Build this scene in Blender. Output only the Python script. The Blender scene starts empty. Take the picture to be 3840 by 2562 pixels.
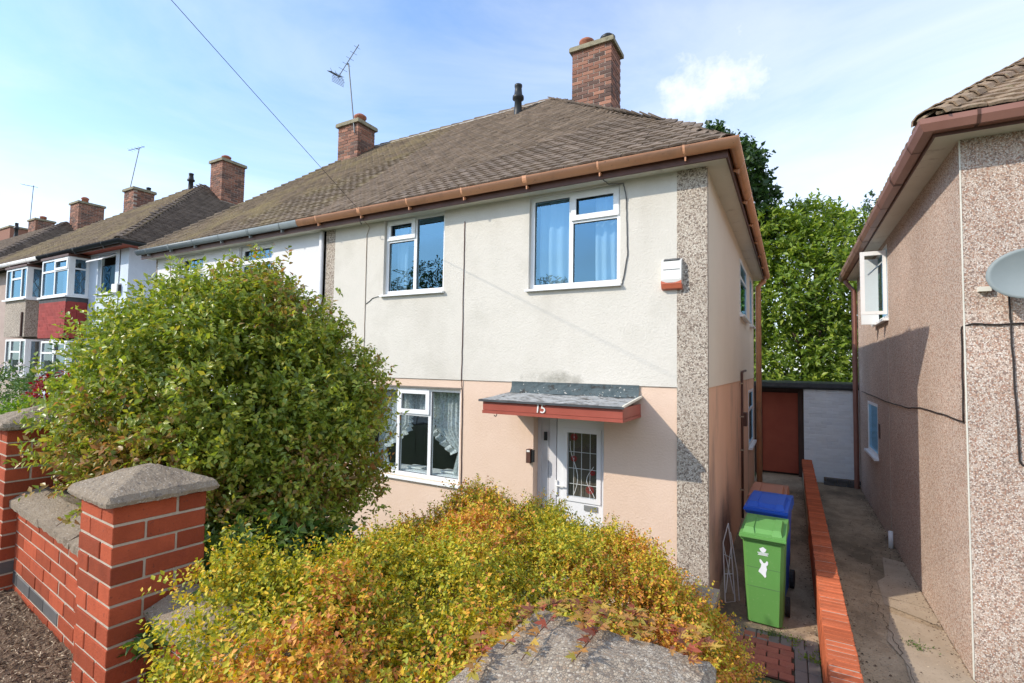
import bpy, math, random
import numpy as np
from mathutils import Vector, Matrix

random.seed(7)
RNG = np.random.default_rng(11)
R = math.radians
PI = math.pi
scn = bpy.context.scene
COL = scn.collection

# ------------------------------------------------------------------ camera
cam_d = bpy.data.cameras.new('camera')
cam = bpy.data.objects.new('camera', cam_d)
COL.objects.link(cam)
scn.camera = cam
YAW, PITCH, ROLL = 0.5092, 0.0477, 0.0158
fwd = Vector((-math.sin(YAW) * math.cos(PITCH), math.cos(YAW) * math.cos(PITCH), math.sin(PITCH)))
rt0 = Vector((math.cos(YAW), math.sin(YAW), 0))
up0 = rt0.cross(fwd)
rt = rt0 * math.cos(ROLL) + up0 * math.sin(ROLL)
up = up0 * math.cos(ROLL) - rt0 * math.sin(ROLL)
CAM = Vector((0.7276, -5.3652, 2.55))
cam.matrix_world = Matrix(((rt.x, up.x, -fwd.x, CAM.x), (rt.y, up.y, -fwd.y, CAM.y),
                           (rt.z, up.z, -fwd.z, CAM.z), (0, 0, 0, 1)))
cam_d.sensor_width = 36.0
cam_d.lens = 36.0 * 1872.2 / 3840.0
cam_d.clip_start = 0.05
cam_d.clip_end = 3000

# ------------------------------------------------------------------ sky, sun, exposure
SUN_DIR = Vector((-1.0, -1.05, 1.0)).normalized()       # towards the sun
SUN_EL = math.asin(SUN_DIR.z)
SUN_AZ = math.atan2(SUN_DIR.x, SUN_DIR.y)
SKY_STRENGTH = 0.15
SUN_STRENGTH = 3.45
EXPOSURE = 0.27

world = bpy.data.worlds.new('World')
scn.world = world
world.use_nodes = True
wn, wl = world.node_tree.nodes, world.node_tree.links
wn.clear()
w_out = wn.new('ShaderNodeOutputWorld')
w_bg = wn.new('ShaderNodeBackground')
w_sky = wn.new('ShaderNodeTexSky')
w_sky.sky_type = 'NISHITA'
w_sky.sun_disc = False
w_sky.sun_elevation = SUN_EL
w_sky.sun_rotation = SUN_AZ
w_sky.air_density = 1.0
w_sky.dust_density = 0.6
w_sky.ozone_density = 1.6
w_bg.inputs['Strength'].default_value = SKY_STRENGTH
w_tc = wn.new('ShaderNodeTexCoord')


def wmath(op, a, b=None, clamp=False):
    n = wn.new('ShaderNodeMath'); n.operation = op; n.use_clamp = clamp
    for i, v in enumerate((a, b)):
        if v is None: continue
        if isinstance(v, (int, float)): n.inputs[i].default_value = v
        else: wl.new(v, n.inputs[i])
    return n.outputs[0]


def wramp(fac, p0, p1):
    n = wn.new('ShaderNodeMapRange'); n.interpolation_type = 'SMOOTHSTEP'
    n.inputs[1].default_value = p0; n.inputs[2].default_value = p1
    wl.new(fac, n.inputs[0]); return n.outputs[0]


w_map = wn.new('ShaderNodeMapping')
w_map.inputs['Scale'].default_value = (1.0, 1.0, 2.6)
w_map.inputs['Rotation'].default_value = (0.25, 0.2, 2.1)
wl.new(w_tc.outputs['Generated'], w_map.inputs['Vector'])
w_n1 = wn.new('ShaderNodeTexNoise')
w_n1.inputs['Scale'].default_value = 1.5
w_n1.inputs['Detail'].default_value = 9
w_n1.inputs['Roughness'].default_value = 0.58
w_n1.inputs['Distortion'].default_value = 0.6
wl.new(w_map.outputs[0], w_n1.inputs['Vector'])
w_sep = wn.new('ShaderNodeSeparateXYZ')
wl.new(w_tc.outputs['Generated'], w_sep.inputs[0])
# thin high veil: thicker to the east (+x) and towards the horizon
veil = wramp(w_n1.outputs['Fac'], 0.36, 0.70)
east = wramp(w_sep.outputs['X'], -0.75, 0.55)
low = wramp(w_sep.outputs['Z'], 0.52, 0.04)
veil = wmath('ADD', wmath('MULTIPLY', veil, 0.30), wmath('ADD', wmath('MULTIPLY', east, 0.34), wmath('MULTIPLY', low, 0.50)))
# one small cumulus above the gap between the houses
w_dot = wn.new('ShaderNodeVectorMath'); w_dot.operation = 'DOT_PRODUCT'
wl.new(w_tc.outputs['Generated'], w_dot.inputs[0])
w_dot.inputs[1].default_value = Vector((-0.146, 1.035, 0.545)).normalized()
w_n2 = wn.new('ShaderNodeTexNoise')
w_n2.inputs['Scale'].default_value = 9.0
w_n2.inputs['Detail'].default_value = 8
w_n2.inputs['Roughness'].default_value = 0.6
wl.new(w_tc.outputs['Generated'], w_n2.inputs['Vector'])
puff = wmath('ADD', w_dot.outputs['Value'], wmath('MULTIPLY', w_n2.outputs['Fac'], 0.036))
puff = wramp(puff, 1.008, 1.0255)
veil = wmath('MAXIMUM', wmath('MULTIPLY', veil, 1.0, True), wmath('MULTIPLY', puff, 0.97))
w_mix = wn.new('ShaderNodeMix'); w_mix.data_type = 'RGBA'
wl.new(veil, w_mix.inputs[0])
w_gain = wn.new('ShaderNodeMix'); w_gain.data_type = 'RGBA'; w_gain.blend_type = 'MULTIPLY'
w_gain.inputs[0].default_value = 1.0
w_gain.inputs[7].default_value = (1.38, 1.70, 1.96, 1)
wl.new(w_sky.outputs[0], w_gain.inputs[6])
wl.new(w_gain.outputs[2], w_mix.inputs[6])
w_mix.inputs[7].default_value = (7.0, 7.1, 7.3, 1)
wl.new(w_mix.outputs[2], w_bg.inputs['Color'])
wl.new(w_bg.outputs[0], w_out.inputs['Surface'])

sun_d = bpy.data.lights.new('sun', 'SUN')
sun_d.energy = SUN_STRENGTH
sun_d.angle = R(0.53)
sun_d.color = (1.0, 0.90, 0.76)
sun = bpy.data.objects.new('sun', sun_d)
COL.objects.link(sun)
sun.rotation_euler = (-SUN_DIR).to_track_quat('-Z', 'Y').to_euler()
sun.location = (-20, -20, 25)

scn.view_settings.view_transform = 'Standard'
scn.view_settings.look = 'None'
scn.view_settings.gamma = 1.0
scn.view_settings.use_curve_mapping = False
scn.view_settings.exposure = EXPOSURE
scn.render.engine = 'CYCLES'
scn.cycles.max_bounces = 8
scn.cycles.transparent_max_bounces = 12
scn.cycles.use_denoising = True
scn.cycles.sample_clamp_indirect = 8.0


# ------------------------------------------------------------------ materials
def new_mat(name):
    m = bpy.data.materials.new(name); m.use_nodes = True
    m.node_tree.nodes.clear()
    return m, m.node_tree.nodes, m.node_tree.links


def ramp_node(nodes, cols, interp='LINEAR', pos=None):
    r = nodes.new('ShaderNodeValToRGB'); cr = r.color_ramp; cr.interpolation = interp
    n = len(cols)
    if pos is None:
        pos = [(i / n if interp == 'CONSTANT' else i / max(1, n - 1)) for i in range(n)]
    while len(cr.elements) < n: cr.elements.new(0.5)
    for e, p, c in zip(cr.elements, pos, cols):
        e.position = p; e.color = (c[0], c[1], c[2], 1)
    return r


def rnd_out(nodes, links):
    oi = nodes.new('ShaderNodeObjectInfo'); g = nodes.new('ShaderNodeNewGeometry')
    a = nodes.new('ShaderNodeMath'); a.operation = 'ADD'
    links.new(oi.outputs['Random'], a.inputs[0]); links.new(g.outputs['Random Per Island'], a.inputs[1])
    f = nodes.new('ShaderNodeMath'); f.operation = 'FRACT'; links.new(a.outputs[0], f.inputs[0])
    return f.outputs[0]


def M(name, cols, scale=6.0, rough=0.8, bump=None, var=0.0, palette=None, pal_mix=1.0, detail=6, spec=0.3,
      stretch=(1, 1, 1), metallic=0.0, dirt=None, lo=0.3, hi=0.7, speck=None):
    """procedural surface: a noise ramp through cols, optional per-piece palette / value change, dirt and bump"""
    m, N, L = new_mat(name)
    out = N.new('ShaderNodeOutputMaterial'); b = N.new('ShaderNodeBsdfPrincipled')
    L.new(b.outputs[0], out.inputs['Surface'])
    b.inputs['Roughness'].default_value = rough
    b.inputs['Specular IOR Level'].default_value = spec
    b.inputs['Metallic'].default_value = metallic
    geo = N.new('ShaderNodeNewGeometry')
    mp = N.new('ShaderNodeMapping'); mp.inputs['Scale'].default_value = stretch
    L.new(geo.outputs['Position'], mp.inputs['Vector'])
    nz = N.new('ShaderNodeTexNoise'); nz.inputs['Scale'].default_value = scale
    nz.inputs['Detail'].default_value = detail; nz.inputs['Roughness'].default_value = 0.6
    L.new(mp.outputs[0], nz.inputs['Vector'])
    mr = N.new('ShaderNodeMapRange'); mr.inputs[1].default_value = lo; mr.inputs[2].default_value = hi
    L.new(nz.outputs['Fac'], mr.inputs[0])
    rp = ramp_node(N, cols if len(cols) > 1 else [cols[0], cols[0]])
    L.new(mr.outputs[0], rp.inputs[0])
    col = rp.outputs[0]
    if palette or var:
        rnd = rnd_out(N, L)
        if palette:
            pr_ = ramp_node(N, palette, 'CONSTANT'); L.new(rnd, pr_.inputs[0])
            mx = N.new('ShaderNodeMix'); mx.data_type = 'RGBA'; mx.inputs[0].default_value = pal_mix
            L.new(col, mx.inputs[6]); L.new(pr_.outputs[0], mx.inputs[7]); col = mx.outputs[2]
        if var:
            h = N.new('ShaderNodeHueSaturation')
            r2 = N.new('ShaderNodeMath'); r2.operation = 'MULTIPLY'; r2.inputs[1].default_value = 7.31
            L.new(rnd, r2.inputs[0])
            f2 = N.new('ShaderNodeMath'); f2.operation = 'FRACT'; L.new(r2.outputs[0], f2.inputs[0])
            v = N.new('ShaderNodeMapRange'); v.inputs[3].default_value = 1 - var; v.inputs[4].default_value = 1 + var
            L.new(f2.outputs[0], v.inputs[0]); L.new(v.outputs[0], h.inputs['Value'])
            L.new(col, h.inputs['Color']); col = h.outputs[0]
    if speck:                                   # (scale, lo, hi, colour, strength) small scattered marks
        sc, l0, h0, c, st = speck
        n2 = N.new('ShaderNodeTexNoise'); n2.inputs['Scale'].default_value = sc; n2.inputs['Detail'].default_value = 3
        L.new(geo.outputs['Position'], n2.inputs['Vector'])
        q = N.new('ShaderNodeMapRange'); q.inputs[1].default_value = l0; q.inputs[2].default_value = h0
        q.inputs[4].default_value = st; L.new(n2.outputs['Fac'], q.inputs[0])
        mx = N.new('ShaderNodeMix'); mx.data_type = 'RGBA'; L.new(q.outputs[0], mx.inputs[0])
        L.new(col, mx.inputs[6]); mx.inputs[7].default_value = (*c, 1); col = mx.outputs[2]
    if dirt:                                    # (scale, lo, hi, colour, strength, stretch) broad stains
        sc, l0, h0, c, st, sx = dirt
        mp2 = N.new('ShaderNodeMapping'); mp2.inputs['Scale'].default_value = sx
        mp2.inputs['Location'].default_value = (3.1, 7.7, 1.3)
        L.new(geo.outputs['Position'], mp2.inputs['Vector'])
        n2 = N.new('ShaderNodeTexNoise'); n2.inputs['Scale'].default_value = sc; n2.inputs['Detail'].default_value = 7
        n2.inputs['Roughness'].default_value = 0.65
        L.new(mp2.outputs[0], n2.inputs['Vector'])
        q = N.new('ShaderNodeMapRange'); q.inputs[1].default_value = l0; q.inputs[2].default_value = h0
        q.inputs[4].default_value = st; L.new(n2.outputs['Fac'], q.inputs[0])
        mx = N.new('ShaderNodeMix'); mx.data_type = 'RGBA'; L.new(q.outputs[0], mx.inputs[0])
        L.new(col, mx.inputs[6]); mx.inputs[7].default_value = (*c, 1); col = mx.outputs[2]
    L.new(col, b.inputs['Base Color'])
    if bump:                                    # (scale, strength, distance)
        n3 = N.new('ShaderNodeTexNoise'); n3.inputs['Scale'].default_value = bump[0]; n3.inputs['Detail'].default_value = 5
        n3.inputs['Roughness'].default_value = 0.65
        L.new(geo.outputs['Position'], n3.inputs['Vector'])
        bp = N.new('ShaderNodeBump'); bp.inputs['Strength'].default_value = bump[1]
        bp.inputs['Distance'].default_value = bump[2] if len(bump) > 2 else 0.01
        L.new(n3.outputs['Fac'], bp.inputs['Height']); L.new(bp.outputs[0], b.inputs['Normal'])
    m['bsdf'] = b.name
    return m


def pebble_mat(name, stones, scale=70, gap=(0.3, 0.27, 0.24), gapw=0.10, tint=None):
    """pebbledash: Voronoi stones of several colours in a darker bed, with relief"""
    m, N, L = new_mat(name)
    out = N.new('ShaderNodeOutputMaterial'); b = N.new('ShaderNodeBsdfPrincipled')
    L.new(b.outputs[0], out.inputs['Surface']); b.inputs['Roughness'].default_value = 0.85
    b.inputs['Specular IOR Level'].default_value = 0.2
    geo = N.new('ShaderNodeNewGeometry')
    nd = N.new('ShaderNodeTexNoise'); nd.inputs['Scale'].default_value = scale * 0.6; nd.inputs['Detail'].default_value = 2
    L.new(geo.outputs['Position'], nd.inputs['Vector'])
    dv = N.new('ShaderNodeVectorMath'); dv.operation = 'MULTIPLY_ADD'
    dv.inputs[1].default_value = (0.6 / scale,) * 3
    L.new(nd.outputs['Color'], dv.inputs[0]); L.new(geo.outputs['Position'], dv.inputs[2])
    v1 = N.new('ShaderNodeTexVoronoi'); v1.inputs['Scale'].default_value = scale
    L.new(dv.outputs[0], v1.inputs['Vector'])
    sp = N.new('ShaderNodeSeparateColor'); L.new(v1.outputs['Color'], sp.inputs[0])
    rp = ramp_node(N, stones, 'CONSTANT'); L.new(sp.outputs[0], rp.inputs[0])
    v2 = N.new('ShaderNodeTexVoronoi'); v2.feature = 'DISTANCE_TO_EDGE'; v2.inputs['Scale'].default_value = scale
    L.new(dv.outputs[0], v2.inputs['Vector'])
    mr = N.new('ShaderNodeMapRange'); mr.inputs[1].default_value = 0.0; mr.inputs[2].default_value = gapw
    L.new(v2.outputs['Distance'], mr.inputs[0])
    mx = N.new('ShaderNodeMix'); mx.data_type = 'RGBA'; L.new(mr.outputs[0], mx.inputs[0])
    mx.inputs[6].default_value = (*gap, 1); L.new(rp.outputs[0], mx.inputs[7])
    # broad weathering so the wall is not even
    nb = N.new('ShaderNodeTexNoise'); nb.inputs['Scale'].default_value = 0.9; nb.inputs['Detail'].default_value = 6
    L.new(geo.outputs['Position'], nb.inputs['Vector'])
    hs = N.new('ShaderNodeHueSaturation'); L.new(mx.outputs[2], hs.inputs['Color'])
    vr = N.new('ShaderNodeMapRange'); vr.inputs[1].default_value = 0.3; vr.inputs[2].default_value = 0.7
    vr.inputs[3].default_value = 0.88; vr.inputs[4].default_value = 1.1
    L.new(nb.outputs['Fac'], vr.inputs[0]); L.new(vr.outputs[0], hs.inputs['Value'])
    L.new(hs.outputs[0], b.inputs['Base Color'])
    bp = N.new('ShaderNodeBump'); bp.inputs['Strength'].default_value = 0.8; bp.inputs['Distance'].default_value = 0.4 / scale
    L.new(mr.outputs[0], bp.inputs['Height']); L.new(bp.outputs[0], b.inputs['Normal'])
    return m


def leaf_mat(name, cols, patch=None, patch_scale=1.5, grad=None, rough=0.42, trans=0.35, spec=0.4, plo=0.42, phi=0.6):
    m, N, L = new_mat(name)
    out = N.new('ShaderNodeOutputMaterial'); b = N.new('ShaderNodeBsdfPrincipled')
    b.inputs['Roughness'].default_value = rough; b.inputs['Specular IOR Level'].default_value = spec
    rnd = rnd_out(N, L)
    rp = ramp_node(N, cols, 'CONSTANT'); L.new(rnd, rp.inputs[0])
    col = rp.outputs[0]
    geo = N.new('ShaderNodeNewGeometry')
    if patch:
        nz = N.new('ShaderNodeTexNoise'); nz.inputs['Scale'].default_value = patch_scale; nz.inputs['Detail'].default_value = 5
        L.new(geo.outputs['Position'], nz.inputs['Vector'])
        q = N.new('ShaderNodeMapRange'); q.inputs[1].default_value = plo; q.inputs[2].default_value = phi
        fac = nz.outputs['Fac']
        if grad:                                # the turned leaves are commoner towards one side of the plant
            sx = N.new('ShaderNodeSeparateXYZ'); L.new(geo.outputs['Position'], sx.inputs[0])
            ma = N.new('ShaderNodeMath'); ma.operation = 'MULTIPLY_ADD'; ma.inputs[1].default_value = grad[0]; ma.inputs[2].default_value = grad[1]
            L.new(sx.outputs['X'], ma.inputs[0])
            ad = N.new('ShaderNodeMath'); ad.operation = 'ADD'; L.new(ma.outputs[0], ad.inputs[0]); L.new(fac, ad.inputs[1]); fac = ad.outputs[0]
        L.new(fac, q.inputs[0])
        r2 = N.new('ShaderNodeMath'); r2.operation = 'MULTIPLY'; r2.inputs[1].default_value = 13.7; L.new(rnd, r2.inputs[0])
        f2 = N.new('ShaderNodeMath'); f2.operation = 'FRACT'; L.new(r2.outputs[0], f2.inputs[0])
        lt = N.new('ShaderNodeMath'); lt.operation = 'LESS_THAN'; L.new(f2.outputs[0], lt.inputs[0]); L.new(q.outputs[0], lt.inputs[1])
        rp2 = ramp_node(N, patch, 'CONSTANT'); L.new(rnd, rp2.inputs[0])
        mx = N.new('ShaderNodeMix'); mx.data_type = 'RGBA'; L.new(lt.outputs[0], mx.inputs[0])
        L.new(col, mx.inputs[6]); L.new(rp2.outputs[0], mx.inputs[7]); col = mx.outputs[2]
    L.new(col, b.inputs['Base Color'])
    tr = N.new('ShaderNodeBsdfTranslucent')
    h = N.new('ShaderNodeHueSaturation'); h.inputs['Value'].default_value = 1.5; h.inputs['Saturation'].default_value = 1.1
    L.new(col, h.inputs['Color']); L.new(h.outputs[0], tr.inputs['Color'])
    mxs = N.new('ShaderNodeMixShader'); mxs.inputs[0].default_value = trans
    L.new(b.outputs[0], mxs.inputs[1]); L.new(tr.outputs[0], mxs.inputs[2])
    L.new(mxs.outputs[0], out.inputs['Surface'])
    return m


def glass_mat(name, refl=0.16, tint=(0.9, 0.95, 0.97), wav=0.0, gtint=(0.60, 0.82, 1.0)):
    m, N, L = new_mat(name)
    out = N.new('ShaderNodeOutputMaterial')
    gl = N.new('ShaderNodeBsdfGlossy'); gl.inputs['Roughness'].default_value = 0.0
    gl.inputs['Color'].default_value = (*gtint, 1)
    tp = N.new('ShaderNodeBsdfTransparent'); tp.inputs['Color'].default_value = (*tint, 1)
    gg = N.new('ShaderNodeNewGeometry'); dt = N.new('ShaderNodeVectorMath'); dt.operation = 'DOT_PRODUCT'
    L.new(gg.outputs['Incoming'], dt.inputs[0]); L.new(gg.outputs['Normal'], dt.inputs[1])
    def mth(op, a, b):
        n = N.new('ShaderNodeMath'); n.operation = op
        for k, v in enumerate((a, b)):
            if isinstance(v, (int, float)): n.inputs[k].default_value = v
            elif v is not None: L.new(v, n.inputs[k])
        return n.outputs[0]
    f5 = mth('POWER', mth('SUBTRACT', 1.0, mth('ABSOLUTE', dt.outputs['Value'], 0.0)), 5.0)     # Schlick, same from both sides
    mr = N.new('ShaderNodeMapRange'); mr.inputs[3].default_value = refl; mr.inputs[4].default_value = 1.0
    L.new(f5, mr.inputs[0])
    mx = N.new('ShaderNodeMixShader'); L.new(mr.outputs[0], mx.inputs[0])
    L.new(tp.outputs[0], mx.inputs[1]); L.new(gl.outputs[0], mx.inputs[2])
    L.new(mx.outputs[0], out.inputs['Surface'])
    if wav:
        geo = N.new('ShaderNodeNewGeometry')
        nz = N.new('ShaderNodeTexNoise'); nz.inputs['Scale'].default_value = 2.2; nz.inputs['Detail'].default_value = 1
        L.new(geo.outputs['Position'], nz.inputs['Vector'])
        bp = N.new('ShaderNodeBump'); bp.inputs['Strength'].default_value = wav; bp.inputs['Distance'].default_value = 0.02
        L.new(nz.outputs['Fac'], bp.inputs['Height']); L.new(bp.outputs[0], gl.inputs['Normal'])
    return m


def sheer_mat(name, col=(0.75, 0.78, 0.78), alpha=0.75, holes=0):
    m, N, L = new_mat(name)
    out = N.new('ShaderNodeOutputMaterial')
    d = N.new('ShaderNodeBsdfDiffuse'); d.inputs['Color'].default_value = (*col, 1)
    t = N.new('ShaderNodeBsdfTranslucent'); t.inputs['Color'].default_value = (*col, 1)
    m1 = N.new('ShaderNodeMixShader'); m1.inputs[0].default_value = 0.35
    L.new(d.outputs[0], m1.inputs[1]); L.new(t.outputs[0], m1.inputs[2])
    tp = N.new('ShaderNodeBsdfTransparent')
    m2 = N.new('ShaderNodeMixShader'); m2.inputs[0].default_value = alpha
    L.new(tp.outputs[0], m2.inputs[1]); L.new(m1.outputs[0], m2.inputs[2])
    if holes:
        geo = N.new('ShaderNodeNewGeometry')
        v = N.new('ShaderNodeTexVoronoi'); v.inputs['Scale'].default_value = holes
        L.new(geo.outputs['Position'], v.inputs['Vector'])
        q = N.new('ShaderNodeMapRange'); q.inputs[1].default_value = 0.25; q.inputs[2].default_value = 0.75
        q.inputs[3].default_value = 0.62; q.inputs[4].default_value = 1.0
        L.new(v.outputs['Distance'], q.inputs[0]); L.new(q.outputs[0], m2.inputs[0])
    L.new(m2.outputs[0], out.inputs['Surface'])
    return m


mt = {}
mt['cream'] = M('cream_render', [(0.575, 0.545, 0.48), (0.655, 0.62, 0.555), (0.625, 0.595, 0.53)], 1.3, 0.9, (45, 0.55, 0.012),
                dirt=(1.4, 0.50, 0.78, (0.52, 0.485, 0.42), 0.55, (1, 1, 0.35)), speck=(60, 0.66, 0.74, (0.4, 0.36, 0.31), 0.6))
mt['pink'] = M('pink_render', [(0.69, 0.515, 0.395), (0.74, 0.565, 0.45)], 1.6, 0.9, (45, 0.5, 0.012),
               dirt=(2.2, 0.52, 0.8, (0.66, 0.49, 0.38), 0.6, (1, 1, 0.6)), speck=(60, 0.67, 0.75, (0.5, 0.32, 0.22), 0.5))
mt['side_cream'] = M('side_cream_render', [(0.756, 0.657, 0.520), (0.799, 0.694, 0.555)], 1.3, 0.9, (45, 0.4, 0.01))  # lighter, warmer copy of the cream: bounced light put into the colour
mt['side_pink'] = M('side_pink_render', [(0.748, 0.440, 0.286), (0.803, 0.484, 0.319)], 1.4, 0.9, (45, 0.4, 0.01),  # warmer copy of the peach, raised to carry light bounced into the passage
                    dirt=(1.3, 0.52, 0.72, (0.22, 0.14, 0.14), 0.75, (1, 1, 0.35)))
mt['white_render'] = M('white_render', [(0.70, 0.70, 0.71), (0.76, 0.76, 0.76)], 1.5, 0.9, (45, 0.4, 0.01))
mt['blue_render'] = M('pale_blue_render', [(0.56, 0.64, 0.74), (0.62, 0.70, 0.79)], 1.3, 0.9, (40, 0.4, 0.01))
mt['brown_render'] = M('grey_brown_render', [(0.40, 0.31, 0.27), (0.48, 0.38, 0.33)], 3, 0.9, (40, 0.6, 0.015))
mt['soffit'] = M('cream_soffit_paint', [(0.66, 0.63, 0.54), (0.72, 0.69, 0.6)], 3, 0.6, dirt=(5, 0.6, 0.75, (0.35, 0.3, 0.24), 0.7, (1, 1, 1)))
mt['fascia'] = M('brown_fascia_paint', [(0.085, 0.04, 0.028), (0.13, 0.06, 0.045)], 6, 0.5)
mt['terracotta'] = M('terracotta_plastic', [(0.599, 0.284, 0.150), (0.653, 0.321, 0.171)], 4, 0.42, spec=0.45,
                     dirt=(3, 0.5, 0.72, (0.36, 0.19, 0.11), 0.7, (1, 1, 1)), speck=(28, 0.66, 0.72, (0.16, 0.1, 0.07), 0.6))
mt['brown_plastic'] = M('brown_gutter_plastic', [(0.25, 0.115, 0.085), (0.29, 0.14, 0.105)], 4, 0.4, spec=0.4,
                        dirt=(3, 0.5, 0.75, (0.19, 0.095, 0.07), 0.6, (1, 1, 1)))
mt['grey_plastic'] = M('grey_gutter_plastic', [(0.16, 0.19, 0.2), (0.2, 0.23, 0.24)], 4, 0.5, spec=0.4)
mt['black_plastic'] = M('black_plastic', [(0.018, 0.02, 0.022), (0.03, 0.032, 0.034)], 5, 0.45)
mt['upvc'] = M('white_upvc', [(0.80, 0.81, 0.82), (0.84, 0.85, 0.85)], 2, 0.3, spec=0.45)
mt['seal'] = M('window_seal', [(0.03, 0.03, 0.032), (0.05, 0.05, 0.05)], 4, 0.6)
mt['glass'] = glass_mat('window_glass', 0.27, (0.70, 0.86, 0.94), 0.12, (0.38, 0.72, 1.0))
mt['glass_low'] = glass_mat('lower_window_glass', 0.12, (0.86, 0.92, 0.93), 0.12)
mt['room'] = M('dim_room_wall', [(0.12, 0.09, 0.07), (0.16, 0.12, 0.09)], 2, 0.95)
mt['sheer'] = sheer_mat('sheer_curtain', (0.72, 0.76, 0.8), 0.86)
mt['lace'] = sheer_mat('lace_curtain', (0.85, 0.88, 0.87), 0.94, 38)
mt['mortar'] = M('pale_mortar', [(0.414, 0.345, 0.267), (0.515, 0.442, 0.359)], 14, 0.95, (90, 0.7, 0.008))
mt['mortar_dark'] = M('weathered_mortar', [(0.36, 0.30, 0.25), (0.46, 0.39, 0.33)], 14, 0.95, (90, 0.7, 0.008))
mt['brick'] = M('red_facing_brick', [(0.275, 0.060, 0.029), (0.363, 0.080, 0.037), (0.311, 0.068, 0.031)], 9, 0.8, (110, 0.6, 0.008), var=0.28, speck=(70, .64, .70, (.16, .05, .035), .6),
                spec=0.12, stretch=(1, 1, 0.6), dirt=(9, 0.56, 0.8, (0.30, 0.065, 0.04), 0.7, (1, 1, 1)))
mt['blue_brick'] = M('blue_engineering_brick', [(0.085, 0.085, 0.085), (0.13, 0.12, 0.115)], 9, 0.5, (90, 0.3, 0.005), var=0.2)
mt['chim_brick'] = M('chimney_brick', [(0.240, 0.101, 0.066), (0.288, 0.134, 0.088)], 9, 0.85, (80, 0.5, 0.008), var=0.25,
                     palette=[(0.280, 0.130, 0.084), (0.216, 0.105, 0.075), (0.328, 0.164, 0.110), (0.136, 0.084, 0.069), (0.248, 0.126, 0.088), (0.088, 0.067, 0.060)],
                     pal_mix=0.75)
mt['white_brick'] = M('white_painted_brick', [(0.814, 0.858, 0.891), (0.880, 0.900, 0.900)], 3, 0.8, (60, 0.4, 0.008), var=0.05)
mt['orange_brick'] = M('orange_red_brick', [(0.462, 0.118, 0.053), (0.539, 0.146, 0.065)], 6, 0.85, (90, 0.5, 0.008), var=0.22, spec=0.12, dirt=(5, 0.52, 0.75, (0.24, 0.09, 0.05), 0.7, (1, 1, 1)))
mt['cap'] = M('weathered_concrete', [(0.239, 0.186, 0.132), (0.325, 0.259, 0.188), (0.281, 0.222, 0.161)], 7, 0.95, (95, 1.0, 0.012), detail=10,
              speck=(150, 0.60, 0.66, (0.52, 0.46, 0.39), 0.8), dirt=(34, 0.56, 0.66, (0.17, 0.14, 0.115), 0.8, (1, 1, 1)))
mt['cap_near'] = pebble_mat('exposed_aggregate_concrete', [(0.428, 0.345, 0.251), (0.372, 0.300, 0.223), (0.484, 0.407, 0.307), (0.400, 0.327, 0.243), (0.335, 0.265, 0.194), (0.521, 0.450, 0.356), (0.372, 0.274, 0.191), (0.223, 0.177, 0.137)],
                       175, (0.33, 0.28, 0.225), 0.10)
mt['strip'] = pebble_mat('brown_white_pebbledash', [(0.648, 0.572, 0.475), (0.324, 0.254, 0.205), (0.562, 0.475, 0.389), (0.713, 0.648, 0.551), (0.454, 0.367, 0.292), (0.605, 0.518, 0.432), (0.194, 0.151, 0.124), (0.670, 0.594, 0.497)],
                         78, (0.33, 0.275, 0.225), 0.10)
mt['pebble'] = pebble_mat('pink_pebbledash', [(0.717, 0.572, 0.473), (0.470, 0.265, 0.189), (0.784, 0.670, 0.578), (0.594, 0.454, 0.367), (0.694, 0.540, 0.441), (0.302, 0.211, 0.173), (0.818, 0.724, 0.640), (0.594, 0.389, 0.284)],
                          96, (0.37, 0.28, 0.23), 0.10)
mt['tile'] = M('brown_roof_tile', [(0.148, 0.108, 0.079), (0.191, 0.146, 0.111), (0.170, 0.131, 0.099)], 5, 0.92, (70, 0.8, 0.01), var=0.22,
               dirt=(2.3, 0.5, 0.75, (0.14, 0.105, 0.075), 0.8, (1, 1, 1)), speck=(16, 0.64, 0.72, (0.33, 0.28, 0.21), 0.7))
mt['tile_old'] = M('mossy_roof_tile', [(0.141, 0.105, 0.074), (0.180, 0.138, 0.096)], 5, 0.95, (70, 0.8, 0.01), var=0.24,
                   dirt=(1.4, 0.46, 0.68, (0.25, 0.20, 0.10), 0.75, (1, 1, 1)), speck=(16, 0.64, 0.72, (0.36, 0.31, 0.22), 0.6))
mt['tile_right'] = M('buff_brown_roof_tile', [(0.232, 0.163, 0.107), (0.292, 0.211, 0.142), (0.189, 0.129, 0.095)], 6, 0.92, (70, 0.8, 0.01), var=0.2,
                     speck=(22, 0.6, 0.7, (0.42, 0.36, 0.24), 0.7), dirt=(3, 0.55, 0.75, (0.13, 0.1, 0.08), 0.7, (1, 1, 1)))
mt['tile_grey'] = M('grey_brown_roof_tile', [(0.128, 0.098, 0.076), (0.170, 0.132, 0.102)], 4, 0.92, (60, 0.8, 0.01), var=0.25,
                    dirt=(1.5, 0.5, 0.75, (0.11, 0.085, 0.07), 0.8, (1, 1, 1)))
mt['underlay'] = M('roof_underlay', [(0.05, 0.04, 0.035), (0.07, 0.055, 0.045)], 4, 0.95)
mt['red_tile'] = M('red_hung_tile', [(0.30, 0.045, 0.04), (0.36, 0.06, 0.05)], 5, 0.75, (60, 0.4, 0.006), var=0.15)
mt['lead'] = M('lead_flashing', [(0.30, 0.29, 0.28), (0.42, 0.41, 0.39)], 6, 0.7)
mt['ridge_bed'] = M('pale_ridge_mortar', [(0.42, 0.39, 0.34), (0.52, 0.49, 0.44)], 10, 0.9, dirt=(6, .5, .7, (.22, .18, .14), .7, (1, 1, 1)))
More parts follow.
